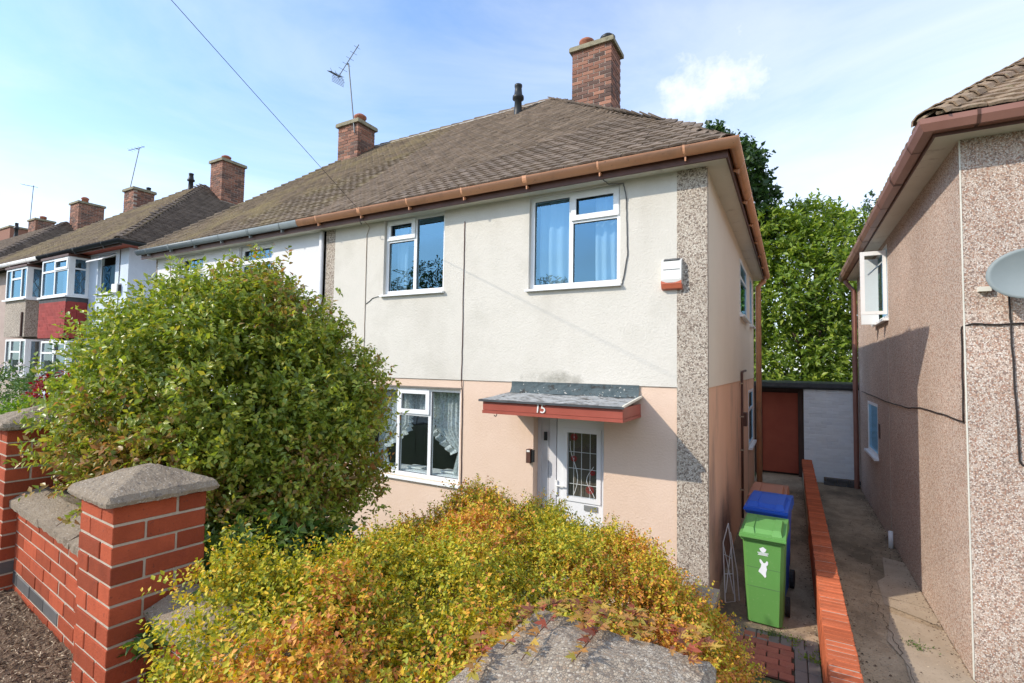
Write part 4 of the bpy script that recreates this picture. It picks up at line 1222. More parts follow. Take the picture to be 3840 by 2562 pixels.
SL2 = math.hypot(RXL - XL + EO, RZ - EZ); VL = Vector((RXL - XL + EO, 0, RZ - EZ)).normalized()
cap_tiles(houseA, (EO + .01, -EO - .01, EZ - 0.01), (RXR, RY, RZ + 0.0), 40, mt['tile'], 'hip_tile', .075, .10, None, .6)
cap_tiles(houseB, (XL - EO, -EO, EZ + 0.01), (RXL, RY, RZ + 0.01), 32, mt['tile_old'], 'hip_tile')
cap_tiles(houseA, (XP, RY, RZ + 0.0), (RXR + 0.05, RY, RZ + 0.0), 7, mt['tile'], 'ridge_tile', 0.10, 0.105, 0.31)
cap_tiles(houseB, (RXL, RY, RZ + 0.0), (XP, RY, RZ + 0.0), 9, mt['tile_old'], 'ridge_tile', 0.10, 0.105, 0.31)
for h, a, b in ((houseA, XP, RXR - .1), (houseB, RXL + .1, XP - .002)):
    MB().prism([(a, RY - 0.14, RZ - 0.08), (a, RY - 0.135, RZ - 0.045), (a, RY - 0.10, RZ + 0.0), (a, RY - 0.07, RZ - 0.03)], (b - a, 0, 0)).build('ridge_bedding', mt['ridge_bed'], h)

ch = chimney(houseA, -2.965, -2.17, 3.50, 4.09, 6.8, 8.70, [(-2.75, 3.72, 0.26, mt['clay_pot']), (-2.36, 3.84, 0.30, mt['black_plastic'])], z_vis=7.25)
flue_vent(houseA, -4.0, 3.20, 7.48, 0.70)
ch2 = chimney(houseB, -8.92, -8.25, 3.0, 3.55, 7.0, 8.30, [(-8.45, 3.25, 0.26, mt['clay_pot'])], z_vis=7.3)

# left half: walls, windows
BW1 = (-9.85, -9.02, 3.5, 4.60); BW2 = (-7.90, -6.95, 3.5, 4.60)
wall_with_holes(MB(), -10.68, -5.70, SZ, 4.64, [BW1, BW2], -0.006, 0.10).build('upper_front_wall', mt['white_render'], houseB)
MB().quad((-10.68, 0, -0.3), (-5.70, 0, -0.3), (-5.70, 0, SZ), (-10.68, 0, SZ)).build('lower_front_wall', mt['white_render'], houseB)
MB().box(-10.73, -10.68, -0.012, 0.05, -0.3, 4.635).build('corner_strip', mt['strip'], houseB)
MB().quad((-10.72, DEP, -0.3), (-10.72, 0.05, -0.3), (-10.72, 0.05, 4.64), (-10.72, DEP, 4.64)).build('side_wall', mt['white_render'], houseB)
MB().quad((-10.72, DEP, -0.3), (-10.72, DEP, 4.64), (XP, DEP, 4.64), (XP, DEP, -0.3)).build('rear_wall', mt['white_render'], houseB)
MB().tube([(-5.70, -0.045, 4.60), (-5.70, -0.045, 0.0)], 0.036, 10).build('downpipe', mt['white_render'], houseB, True)
build_window(houseB, *BW1, 0.05, [(0, 1, [(0, .68, 'fixed'), (.68, 1, 'sash')])], mt['glass'], leaded='square')
build_window(houseB, *BW2, 0.05, [(0, 1, [(0, .70, 'fixed'), (.70, 1, 'sash')])], mt['glass'], leaded='square')

# hanging things on the front
drape('sheer_curtain', 'pale sheer curtain behind the tall left pane of the upper right window', W2[0] + .06, W2[0] + 0.50, 3.50, 4.56, 0.17, mt['sheer'], 3, group='upstairs curtains')
drape('sheer_curtain', 'white curtain drawn to the right side of the upper right window', W2[1] - .36, W2[1] - 0.04, 3.50, 4.56, 0.18, mt['sheer'], 3, group='upstairs curtains')
drape('sheer_curtain', 'dim curtain edge behind the lower left pane of the upper left window', W1[0] + .04, W1[0] + 0.26, 3.56, 4.58, 0.22, mt['sheer'], 2, group='upstairs curtains')


def swag(t, xo, xm, tie=0.72, out=0.10):
    if t < 0.45: return xm
    if t < tie: return xm + (xo + (xm - xo) * out * 2.3 - xm) * ((t - 0.45) / (tie - 0.45)) ** 1.15
    return xo + (xm - xo) * (out * 2.3 + 0.18 * (t - tie) / (1 - tie))


wl_, wr_ = W3[0] + 0.05, W3[1] - 0.05
drape('lace_curtain', 'white lace curtain swept to the right side of the ground floor window', 0, 0, 1.06, 2.18, 0.21, mt['lace'], 7, 0.022,
      edge=lambda t: (swag(t, wr_, wr_ - 0.50), wr_), group='lace curtains', flare=1)
drape('lace_curtain', 'white lace curtain swept to the left side of the ground floor window, beside the bush', 0, 0, 1.06, 2.18, 0.21, mt['lace'], 7, 0.022,
      edge=lambda t: (wl_, swag(t, wl_, wl_ + 0.58)), group='lace curtains', flare=1)
drape('lace_valance', 'short lace valance across the top of the ground floor window, under its fanlight', wl_ + 0.5, wr_ - 0.45, 1.80, 2.18, 0.24, mt['lace'], 8, 0.02, group=None,
      edge=lambda t: (wl_ + 0.50 - 0.02 * t, wr_ - 0.45))
rf_ = MB()
for sgn, xo, xm in ((1, wr_, wr_ - 0.50), (-1, wl_, wl_ + 0.58)):
    pts = []
    for t in np.linspace(0.05, 0.72, 40): pts.append((swag(t, xo, xm), 2.18 - 1.12 * t))
    for k in range(len(pts) - 1):
        (xa, za), (xb, zb) = pts[k], pts[k + 1]; w = 0.085
        w1 = 0.02 * math.sin(k * 1.9); w2 = 0.02 * math.sin((k + 1) * 1.9)
        rf_.add([(xa, .20 + w1, za), (xb, .20 + w2, zb), (xb - sgn * w, .18 + w2 * 1.6, zb - 0.05 - w2 * .5), (xa - sgn * w, .18 + w1 * 1.6, za - 0.05 - w1 * .5)], [(0, 1, 2, 3)])
tag(rf_.build('lace_ruffle', mt['lace']), 'frilled lace edging along the two swept lace curtains', 'curtain trim')
books = thing('folded_papers', 'pale folded papers lying on the inner sill of the ground floor window', 'papers', (-3.9, 0.3, 1.0))
for x0, x1, z, a in ((-4.08, -3.78, 0.0, .05), (-4.05, -3.8, 0.02, -.05), (-3.50, -3.2, 0.0, .1), (-3.47, -3.24, .02, 0)):
    MB().box(x0, x1, 0.2 + a * .3, 0.36 + a * .3, 1.062 + z, 1.078 + z).build('sheet', mt['alarm_white'], books)
MB().box(W3[0] - .2, W3[1] + .2, 0.13, 0.42, 1.03, 1.06).build('inner_sill', mt['upvc'], win3)

# alarm box
al = thing('alarm_box', 'white and orange red burglar alarm box with a small solar panel, on the cream wall', 'alarm box', (-0.345, 0, 3.5))
ab = MB().prism([(-0.445, -0.014, 3.42), (-0.445, -0.075, 3.435), (-0.445, -0.085, 3.47), (-0.445, -0.075, 3.66), (-0.445, -0.014, 3.69)], (0.20, 0, 0)); ab.build('cover', mt['alarm_white'], al)
MB().prism([(-0.448, -0.013, 3.362), (-0.448, -0.070, 3.375), (-0.448, -0.087, 3.42), (-0.448, -0.013, 3.419)], (0.206, 0, 0)).build('strobe_lens', mt['alarm_red'], al)
rd = [( -0.449 + 0.208 * t, -0.0895, 3.455 - 0.028 * math.sin(PI * t) + 0.0) for t in np.linspace(0, 1, 12)]
MB().add([(x, -0.0892, 3.42) for x, _, _ in rd] + [(x, -0.0885, z) for x, _, z in rd], [(i, i + 1, 13 + i, 12 + i) for i in range(11)]).build('red_band', mt['alarm_red'], al)
MB().prism([(-0.425, -0.079, 3.662), (-0.265, -0.079, 3.662), (-0.265, -0.020, 3.690), (-0.425, -0.020, 3.690)], (0, -0.004, 0.006)).build('solar_panel', mt['solar'], al)
MB().box(-0.43, -0.26, -0.0862, -0.0825, 3.57, 3.573).build('cover_seam', mt['seal'], al)

wlg = thing('wall_lamp', 'small dark wall lamp box left of the front door', 'lamp', (-1.98, 0, 1.48))
MB().box(-2.02, -1.965, -0.06, -0.001, 1.40, 1.56).build('body', mt['fascia'], wlg)
MB().box(-1.960, -1.935, -0.045, -0.001, 1.41, 1.55).build('bracket', mt['black_plastic'], wlg)
MB().box(-2.012, -1.973, -0.0625, -0.0602, 1.53, 1.552).build('sensor', mt['alarm_white'], wlg)

# thin wires on the wall
cable('wall_cable', 'thin dark cable running from the soffit down the right side of the upper right window',
      [(-1.05, -0.19, 4.60), (-1.04, -0.03, 4.60), (-0.872, -0.026, 4.586), (-0.842, -0.022, 4.431), (-0.83, -0.022, 4.07), (-0.823, -0.022, 3.773), (-0.867, -0.022, 3.53), (-0.885, -0.02, 3.46)], 0.006, mt['cable_grey'])
cable('wall_cable', 'thin pale cable looping down the cream wall left of the upper left window',
      [(-4.66, -0.16, 4.60), (-4.70, -0.02, 4.56), (-4.756, -0.02, 4.45), (-4.75, -0.02, 3.42), (-4.746, -0.02, 2.45)], 0.005, mt['patch'])
cable('wall_cable', 'short thin wire from the lower left corner of the upper left window',
      [(-4.42, -0.02, 3.53), (-4.60, -0.02, 3.50), (-4.735, -0.02, 3.42)], 0.005, mt['cable_grey'])
cable('wall_cable', 'long vertical dark cable down the middle of the front between the two upper windows',
      [(-2.995, -0.02, 4.43), (-2.998, -0.02, 3.6), (-2.995, -0.02, 2.9), (-3.0, -0.02, 2.36), (-2.99, -0.008, 2.2), (-2.985, -0.008, 1.6), (-2.98, -0.008, 0.9)], 0.006, mt['fascia'])
ow = [Vector((-4.66, -0.20, 4.70)).lerp(Vector((-1.9, -16.0, 11.2)), t) - Vector((0, 0, 1.0 * (t * (1 - t)) * 4 * 0.10)) for t in np.linspace(0, 1, 40)]
tag(MB().tube(ow, 0.0032, 5).build('telephone_wire', mt['cable']), 'thin black overhead telephone wire crossing the sky to the eaves', 'wire')
tag(MB().tube([(-4.66 + .03 * math.cos(a), -.225 + .01 * math.sin(a * 2), 4.60 + .05 * math.sin(a)) for a in np.linspace(0, 5.5, 12)], 0.005, 5).build('wire_coil', mt['cable']), 'loose loop of wire under the eaves where the telephone wire arrives', 'wire')

aerial('tv_aerial', 'tall tv aerial with a tilted boom on the chimney of the white house', (-8.33, 2.97, 8.05), (-8.62, 2.98, 9.84), (-9.0, 3.0, 9.60), (-8.20, 2.9, 10.14), grid=(-9.02, 3.0, 9.66), group='tv aerials', n_el=6)

# ================================================================== RIGHT HOUSE
houseR = thing('detached_house', 'pink brown pebbledashed house at the right edge with a buff tiled roof', 'house', (4.5, 3, 0))
RX, RYF, RYB = 2.03, 0.25, 7.95
RE = 4.70; RO = 0.255
wall_x(MB(), RX, RYF, RYB, -0.3, 4.6, [(4.0, 5.25, 3.36, 4.50), (5.25, 6.55, 1.05, 1.98)], -1).build('side_wall', mt['pebble'], houseR)
MB().quad((RX, RYF, -0.3), (8.0, RYF, -0.3), (8.0, RYF, 4.6), (RX, RYF, 4.6)).build('front_wall', mt['pebble'], houseR)
MB().quad((RX, RYB, -0.3), (RX, RYB, 4.6), (8.0, RYB, 4.6), (8.0, RYB, -0.3)).build('rear_wall', mt['pebble'], houseR)
MB().box(RX - 0.004, RX + 0.006, RYF - 0.004, RYF + 0.006, -0.2, 4.58).build('corner_bead', mt['soffit'], houseR)
MB().box(RX - 0.004, RX + 0.01, 4.085, 4.105, -0.2, 3.1).build('render_joint', mt['mortar'], houseR)
rs = MB(); rs.box(RX - 0.20, 8.0, RYF - 0.20, RYF + 0.01, 4.575, 4.592); rs.box(RX - 0.20, RX + 0.01, RYF + 0.0105, RYB + 0.2, 4.5755, 4.5925)
rs.build('soffit', mt['soffit'], houseR)
rb = MB(); rb.box(RX - 0.215, 8.0, RYF - 0.215, RYF - 0.2005, 4.56, 4.69); rb.box(RX - 0.215, RX - 0.2005, RYF - 0.2, RYB + 0.2, 4.56, 4.69)
rb.build('fascia_board', mt['fascia'], houseR)
gutter_run('gutter', houseR, [(RX - 0.265, RYB + 0.25, RE - 0.03), (RX - 0.265, RYF - 0.265, RE - 0.01), (7.5, RYF - 0.265, RE)], mt['brown_plastic'], 'square', 9, bmat=mt['fascia'])
MB().tube([(RX - 0.22, RYB - 0.02, 4.62), (RX - 0.2, RYB - 0.05, 4.5), (RX - 0.07, RYB - 0.1, 4.3), (RX - 0.07, RYB - 0.1, 0.0)], 0.05, 4).build('downpipe', mt['brown_plastic'], houseR)
hs = 0.78
RRX, RRY = RX - RO + 4.0, RYF - RO + 4.0
RRZ = RE + 4.0 * hs
roof_under(houseR, [[(RX - RO, RYF - RO, RE), (9.0, RYF - RO, RE), (9.0, RRY, RRZ), (RRX, RRY, RRZ)], [(RX - RO, RYB + RO, RE), (RX - RO, RYF - RO, RE), (RRX, RRY, RRZ)]])
LR = math.hypot(4.0, 4.0 * hs); VR = Vector((0, 4.0, 4.0 * hs)).normalized()
tr_ = tile_matrices((0, RYF - RO - 0.03, RE - 0.01), (1, 0, 0), VR, lambda b: RX - RO + 4.0 * b / LR + .02, lambda b: 4.2, 2.9, seed=8)
lay_tiles(houseR, tr_, mt['tile_right'])
VRS = Vector((4.0, 0, 4.0 * hs)).normalized()
tq = tile_matrices((RX - RO - 0.03, 0, RE - 0.01), (0, -1, 0), VRS, lambda b: -(RYB + RO) + 4.0 * b / LR, lambda b: -(RYF - RO) - 4.0 * b / LR, 2.5, seed=9)
stuff(merged('side_roof_tile_field', TILE_V, TILE_F, [np.array(Matrix.Translation(-base_of(houseR)) @ m) for m in tq], mt['tile_right'], houseR))
cap_tiles(houseR, (RX - RO, RYF - RO, RE + 0.0), (RRX, RRY, RRZ + 0.01), 44, mt['tile_right'], 'hip_tile', 0.11, 0.15, 0.26, 0.62)
# windows of the side wall
rw = side_window(houseR, RX + 0.004, 4.0, 5.25, 3.36, 4.50, -1)
rw['label'] = 'upper side window with its casement swung open'
sh = MB(); yb = 4.02
sh.box(1.69, 2.02, yb, yb + 0.045, 4.34, 4.40); sh.box(1.69, 2.02, yb, yb + 0.045, 3.42, 3.47); sh.box(1.69, 1.745, yb, yb + 0.045, 3.47, 4.34); sh.box(1.975, 2.02, yb, yb + 0.045, 3.47, 4.34)
sh = sh.build('open_sash', mt['upvc'], rw)
MB().quad((1.745, yb + .02, 3.47), (1.975, yb + .02, 3.47), (1.975, yb + .02, 4.34), (1.745, yb + .02, 4.34)).build('pane', mt['glass_low'], sh)
MB().tube([(1.80, yb + 0.07, 4.05), (2.03, yb + 0.35, 4.3)], 0.012, 5).build('stay', mt['upvc'], rw)
sh2 = MB(); yb2 = 4.85
sh2.box(1.78, 2.02, yb2, yb2 + .045, 3.33, 4.43); sh2.build('open_sash', mt['upvc'], rw)
rw2 = side_window(houseR, RX + 0.004, 5.25, 6.55, 1.05, 1.98, -1)
rw2['label'] = 'lower side window in shade'
MB().box(RX - 0.012, RX + 0.01, 5.0, 5.14, 1.42, 1.66).build('air_vent', mt['fascia'], houseR)
MB().tube([(RX - 0.06, 3.74, 0.0), (RX - 0.06, 3.74, 0.24)], 0.03, 8).build('waste_pipe', mt['upvc'], houseR, True)
cable('wall_cable', 'black cable along the side of the pebbledashed house, turning down its corner',
      [(RX - .012, 7.3, 2.12), (RX - .012, 5.6, 2.10), (RX - .012, 4.187, 2.078), (RX - .012, 2.6, 2.09), (RX - .012, 1.938, 2.14), (RX - .012, 0.78, 2.139), (RX - .012, 0.29, 2.124), (RX - .012, 0.275, 2.9), (RX - .012, 0.265, 2.94), (RX + .05, RYF - .012, 2.965), (2.2, RYF - .012, 2.955), (2.405, RYF - .012, 2.961), (3.0, RYF - .012, 2.95)], 0.007, mt['cable'])
cable('dish_cable', 'black cable hanging down the pebbledash from the satellite dish',
      [(2.317, RYF - .012, 3.25), (2.322, RYF - .012, 2.9), (2.331, RYF - .012, 2.55), (2.349, RYF - .012, 1.834), (2.36, RYF - .012, 1.81), (2.42, RYF - .012, 1.78), (2.8, RYF - .012, 1.75)], 0.007, mt['cable'])
ds = thing('satellite_dish', 'pale grey oval satellite dish on the pebbledashed front wall', 'satellite dish', (2.40, 0.0, 3.3))
dc = Vector((2.385, -0.04, 3.335)); dn = Vector((-0.30, -0.95, 0.02)).normalized(); du = dn.cross(Vector((0, 0, 1))).normalized(); dv = du.cross(dn)
V = []; F = []; rings = 8; seg = 36
for sgn in (0, 1):
    for i in range(rings + 1):
        r = i / rings
        for k in range(seg):
            a = 2 * PI * k / seg
            V.append(dc + du * (0.275 * r * math.cos(a)) + dv * (0.205 * r * math.sin(a)) + dn * (0.05 * (r * r - 1) - sgn * 0.008))
for sgn in (0, 1):
    o = sgn * (rings + 1) * seg
    for i in range(rings):
        for k in range(seg):
            q = (o + i * seg + k, o + i * seg + (k + 1) % seg, o + (i + 1) * seg + (k + 1) % seg, o + (i + 1) * seg + k)
            F.append(q if sgn == 0 else q[::-1])
o2 = (rings + 1) * seg
for k in range(seg): F.append((rings * seg + k, rings * seg + (k + 1) % seg, o2 + rings * seg + (k + 1) % seg, o2 + rings * seg + k))
MB().add(V, F).build('reflector', mt['dish'], ds, True)
MB().tube([dc - dn * 0.05, (2.43, 0.18, 3.30), (2.43, 0.248, 3.28)], 0.02, 8).build('mount', mt['steel'], ds, True)
MB().tube([dc - dv * 0.19, dc - dv * 0.14 + dn * 0.22 , dc - dv * 0.05 + dn * 0.36], 0.012, 6).build('feed_arm', mt['steel'], ds)
MB().tube([dc - dv * 0.05 + dn * 0.36, dc - dv * 0.03 + dn * 0.30], 0.032, 10).build('feed_horn', mt['fascia'], ds)
MB().box(2.12, 2.20, 0.20, 0.249, 3.235, 3.275).build('clip', mt['soffit'], ds)

# ================================================================== BACK OF THE PASSAGE
gate = thing('garden_gate', 'dull red flush gate with dark timber posts at the end of the path', 'gate', (0.48, 8.6, 0))
MB().box(0.10, 0.87, 8.60, 8.64, 0.06, 1.985).build('gate_leaf', mt['gate_red'], gate)
MB().box(-0.50, 0.09, 8.56, 8.66, 0, 2.03).build('side_panel', mt['dark_wood'], gate)
MB().box(0.88, 0.99, 8.50, 8.60, 0, 2.03).build('post', mt['dark_wood'], gate)
MB().box(-0.50, 0.985, 8.70, 8.74, 0, 2.10).build('back_panel', mt['dark_wood'], gate)
MB().box(-0.02, 1.12, 8.45, 8.56, 2.031, 2.085).build('lintel', mt['dark_wood'], gate)
gar = thing('garage', 'low white painted brick garage with a flat black roof edge', 'garage', (1.5, 9, 0))
gc = MB().box(0.99, 2.6, 8.10, 11.0, -0.1, 2.1).build('wall', mt['white_brick'], gar)
off = base_of(gc)
for r in range(27):
    z = 0.02 + r * 0.0765; x = 0.985 - (0.1125 if r % 2 else 0)
    while x < 2.12:
        s, e = max(x, 0.985), x + 0.216
        if e - s > .03: inst('brick', brick_mesh(round(e - s, 2), 0.05, 0.069, mt['white_brick'], 0.006), (s - off.x, 8.088 + jit(.002) - off.y, z - off.z), gc)
        x += 0.225
MB().box(-0.10, 2.7, 8.02, 11.1, 2.12, 2.235).build('roof', mt['black_plastic'], gar)
MB().box(-0.10, 2.7, 8.00, 8.016, 2.15, 2.245).build('roof_trim', mt['felt_edge'], gar)
pl = thing('brick_planter', 'low dark brick planter at the foot of the white garage wall', 'planter', (1.75, 7.9, 0))
for r in range(2):
    for k in range(3): inst('brick', brick_mesh(0.2, 0.09, 0.066, mt['blue_brick']), (1.35 + k * .215 - 1.75 + (.05 if r else 0), 7.85 - 7.9, 0.01 + r * .075), pl)
MB().box(1.36, 2.0, 7.94, 8.08, 0, 0.14).build('soil', mt['soil'], pl)

# ================================================================== DWARF WALL between the drives
dw = thing('dwarf_wall', 'low orange brick wall with brick on edge top between path and driveway', 'garden wall', (1.03, 3.5, 0))
DX0, DX1 = 0.931, 1.128
dcore = MB().box(DX0 + .012, DX1 - .012, -1.6, 8.0, -0.1, 0.5045).build('wall_core', mt['mortar'], dw)
off = base_of(dcore); hm = brick_mesh(DX1 - DX0, 0.0575, 0.103, mt['orange_brick'], 0.004)
y = -1.6; n = 0
while y < 7.95:
    inst('brick', hm, (DX0 - off.x + jit(.003), y - off.y, 0.409 - off.z + jit(.003)), dcore, rot=(0, 0, jit(.012))); y += 0.0755
for r in range(5):
    z = 0.033 + r * 0.075
    y = -1.6 - (0.11 if r % 2 else 0)
    while y < 3.2:
        for xx in (DX0 + .002,): inst('brick', brick_mesh(0.10, 0.215, 0.065, mt['orange_brick']), (xx - off.x, y - off.y, z - off.z), dcore)
        y += 0.225

# low coped wall by the house corner
cw = thing('garden_wall', 'low concrete coped wall by the house corner, under the golden shrub', 'garden wall', (0.08, -1.0, 0))
MB().box(-0.05, 0.11, -2.8, -0.36, -0.05, 0.47).build('wall_core', mt['orange_brick'], cw)
for k in range(4): MB().box(-0.08, 0.145, -2.8 + k * 0.615, -2.8 + k * 0.615 + 0.605, 0.472, 0.535).build('coping_stone', mt['cap'], cw)

# ================================================================== NEXT PAIR UP THE STREET
houseC = thing('bay_fronted_house', 'pale blue house with a red tile hung bay, left of the bush', 'house', (-14.4, 0.35, 0))
houseD = thing('bay_fronted_house', 'grey pebbledashed bay fronted house joined to the pale blue one at the left edge', 'house', (-18.2, 0.35, 0))
CY, CE = 0.35, 5.24
CXP = -16.75
CW = (-14.26, -13.37, 4.14, 5.10)
wall_with_holes(MB(), CXP, -12.74, -0.2, 5.16, [CW], CY, 0.09).build('front_wall', mt['blue_render'], houseC)
MB().quad((-12.74, CY, -0.2), (-12.74, 7.5, -0.2), (-12.74, 7.5, 5.16), (-12.74, CY, 5.16)).build('side_wall', mt['blue_render'], houseC)
MB().quad((-21.6, CY, -0.2), (CXP, CY, -0.2), (CXP, CY, 5.16), (-21.6, CY, 5.16)).build('front_wall', mt['brown_render'], houseD)
w = build_window(houseC, *CW, CY + 0.05, [(0, 1, [(0, .76, 'fixed')])], mt['glass'], room_d=1.2)
# the fanlight of that window stands open
fo_ = MB(); x0, x1 = CW[0] + .02, CW[1] - .02
def tilt(x, k, up): return (x, CY + 0.03 - 0.30 * k + up * 0.02, 5.06 - 0.17 * k + up * .035)
for xa, xb, k0, k1 in ((x0, x1, 0, .22), (x0, x1, .78, 1), (x0, x0 + .06, .22, .78), (x1 - .06, x1, .22, .78)):
    fo_.add([tilt(xa, k0, 0), tilt(xb, k0, 0), tilt(xb, k1, 0), tilt(xa, k1, 0), tilt(xa, k0, 1), tilt(xb, k0, 1), tilt(xb, k1, 1), tilt(xa, k1, 1)],
            [(0, 3, 2, 1), (4, 5, 6, 7), (0, 1, 5, 4), (1, 2, 6, 5), (2, 3, 7, 6), (3, 0, 4, 7)])
fo_.build('open_fanlight', mt['upvc'], w)
MB().quad(tilt(x0 + .06, .22, .5), tilt(x1 - .06, .22, .5), tilt(x1 - .06, .78, .5), tilt(x0 + .06, .78, .5)).build('pane', mt['glass'], w)


def bay(parent, x0, x1, zt0, zt1, zw0, zw1, zg0, panel, tiles, layout_top, lead, label):
    yb = CY - 0.42
    b = MB().box(x0 + .01, x1 - .01, yb + 0.01, CY - 0.002, zt0, zt1).build('bay', panel, parent)
    b['label'] = label
    off = base_of(b)
    if tiles:
        rows = 10; hgt = (zt1 - zt0 - 0.10) / rows
        fr = brick_mesh(0.205, 0.02, hgt + 0.02, mt['red_tile'], 0.004); sdm = brick_mesh(0.02, 0.195, hgt + 0.02, mt['red_tile'], 0.004)
        for r in range(rows):
            z = zt0 + r * hgt
            a = x0 - (0.105 if r % 2 else 0)
            while a < x1 - 0.02:
                s = max(a, x0); e = min(a + 0.21, x1)
                if e - s > 0.03:
                    inst('hung_tile', brick_mesh(round(e - s - .004, 2), 0.02, hgt + 0.02, mt['red_tile'], 0.004), (s - off.x, yb - 0.014 - off.y + jit(.002), z - off.z), b, rot=(0.10 + jit(.01), 0, 0))
                a += 0.21
            for k in range(2): inst('hung_tile', sdm, (x1 - 0.006 - off.x + jit(.002), yb + 0.0 + k * 0.2 - off.y, z - off.z), b, rot=(0, 0.10, 0))
        MB().box(x0 - 0.02, x1 + 0.02, yb - 0.02, CY - .003, zt1 - 0.10, zt1 + 0.02).build('lead_apron', mt['felt_edge'], b)
    MB().box(x0 - 0.04, x1 + 0.05, yb - 0.06, CY - .004, zw0 - 0.045, zw0 - 0.002).build('sill', mt['upvc'], b)
    w1 = build_window(parent, x0, x1, zw0, zw1, yb, layout_top, mt['glass'], sill=False, room_d=0.55, leaded=None, margin=-0.06)
    s1 = MB(); xw = x1
    for za, zb_ in ((zw0, zw1),):
        s1.box(xw - 0.05, xw + 0.003, yb + 0.061, yb + 0.13, za, zb_); s1.box(xw - 0.05, xw + .003, CY - 0.07, CY - .003, za, zb_)
        s1.box(xw - 0.05, xw + .003, yb + 0.13, CY - 0.07, za, za + .05); s1.box(xw - 0.05, xw + .003, yb + 0.13, CY - .07, zb_ - .05, zb_)
        if lead: s1.box(xw - 0.048, xw + .001, yb + 0.13, CY - .07, zw0 + (zw1 - zw0) * .68, zw0 + (zw1 - zw0) * .68 + .04)
    s1 = s1.build('bay_side_window', mt['upvc'], parent)
    MB().quad((xw - .02, yb + .13, zw0 + .05), (xw - .02, CY - .07, zw0 + .05), (xw - .02, CY - .07, zw1 - .05), (xw - .02, yb + .13, zw1 - .05)).build('pane', mt['glass'], s1)
    lc = MB(); y0_, y1_ = yb + .13, CY - .07
    for k in range(-8, 9):
        for sg in (1, -1):
            pts = [(xw - .016, (y0_ + y1_) / 2 + k * .17 + sg * (z - zw0) * .55, z) for z in np.linspace(zw0 + .05, zw1 - .05, 50)]
            pts = [p for p in pts if y0_ <= p[1] <= y1_]
            if len(pts) > 2: lc.tube([pts[0], pts[-1]], 0.008, 4)
    lc.build('lead_came', mt['came_dark'], s1)
    w2 = build_window(parent, x0 + .05, x1, zg0, zt0 - 0.07, yb + .05, layout_top, mt['glass_low'], sill=True, room_d=0.55, margin=-0.06)
    g2 = MB(); g2.box(x1 - .06, x1, yb + .112, yb + .17, zg0, zt0 - .07); g2.box(x1 - .06, x1, CY - .07, CY - .003, zg0, zt0 - .07); g2.box(x1 - .06, x1, yb + .17, CY - .07, zg0, zg0 + .05); g2.box(x1 - .06, x1, yb + .17, CY - .07, zt0 - .12, zt0 - .07)
    g2 = g2.build('bay_side_window', mt['upvc'], parent)
    MB().quad((x1 - .03, yb + .17, zg0 + .05), (x1 - .03, CY - .07, zg0 + .05), (x1 - .03, CY - .07, zt0 - .12), (x1 - .03, yb + .17, zt0 - .12)).build('pane', mt['glass_low'], g2)
    MB().box(x0 + .04, x1 - .01, yb + .05, CY - .005, 0.0, zg0 - .04).build('bay_base', panel if not tiles else mt['blue_render'], parent)
    MB().box(x0 - .03, x1 + .03, yb - .03, CY - .003, zw1 + .003, zw1 + .06).build('bay_head', mt['fascia'], parent)
    return b


bay(houseC, -16.28, -14.71, 3.05, 4.03, 4.10, 5.06, 2.04, mt['red_tile'], True, [(0, .5, [(0, .68, 'fixed'), (.68, 1, 'fixed')]), (.5, 1, [(0, .68, 'fixed'), (.68, 1, 'sash')])], True,
    'projecting bay hung with red tiles')
bay(houseD, -18.72, -17.25, 3.12, 4.11, 4.16, 5.02, 2.04, mt['strip'], False, [(0, .26, [(0, 1, 'fixed')]), (.26, .74, [(0, .66, 'fixed'), (.66, 1, 'fixed')]), (.74, 1, [(0, 1, 'fixed')])], False,
    'projecting bay in grey pebbledash')
MB().box(-17.43, -17.38, -0.10, -0.062, 3.12, 3.78).build('air_vent', mt['dark_wood'], houseD)
CO = 0.345
CA, CB = (-16.57, 4.05, 8.44), (-17.4, 4.05, 8.44)
CR, CLF = -12.40, -22.0
roof_under(houseC, [[(CXP, CY - CO, CE), (CR, CY - CO, CE), CA, (CXP, 4.05, 8.44)], [(CR, CY - CO, CE), (CR, 8.1, CE), CA]])
roof_under(houseD, [[(CLF, CY - CO, CE), (CXP, CY - CO, CE), (CXP, 4.05, 8.44), CB], [(CLF, 8.1, CE), (CLF, CY - CO, CE), CB], [(CR, 8.1, CE), (CLF, 8.1, CE), CB, CA]])
LC = math.hypot(4.05, 3.2); VC = Vector((0, 4.05, 3.2)).normalized()
tc_ = tile_matrices((0, CY - CO - .03, CE - .01), (1, 0, 0), VC, lambda b: CLF + (CB[0] - CLF) * b / LC, lambda b: CR + (CA[0] - CR) * b / LC, LC, seed=21)
for h, sel in ((houseC, [m for m in tc_ if m.translation.x > CXP]), (houseD, [m for m in tc_ if m.translation.x <= CXP])):
    lay_tiles(h, sel, mt['tile_old'], singles=0)
LCs = math.hypot(CR - CA[0], 3.2); VCs = Vector((CA[0] - CR, 0, 3.2)).normalized()
tcs = tile_matrices((CR + .03, 0, CE - .01), (0, 1, 0), VCs, lambda b: 4.05 * b / LCs, lambda b: 8.1 - 4.05 * b / LCs, LCs, seed=22)
stuff(merged('side_roof_tile_field', TILE_V, TILE_F, [np.array(Matrix.Translation(-base_of(houseC)) @ m) for m in tcs], mt['tile_grey'], houseC))
cap_tiles(houseC, (CR, CY - CO, CE), CA, 30, mt['tile_grey'], 'hip_tile')
cap_tiles(houseD, (CLF, CY - CO, CE + .02), CB, 30, mt['tile_old'], 'hip_tile')
sc_ = MB().box(CXP, CR - .02, CY - CO + .06, CY + .01, 5.165, 5.185); sc_.box(-12.745, CR - .02, CY + .011, 8.0, 5.1655, 5.1855); sc_.build('soffit', mt['gate_red'], houseC)
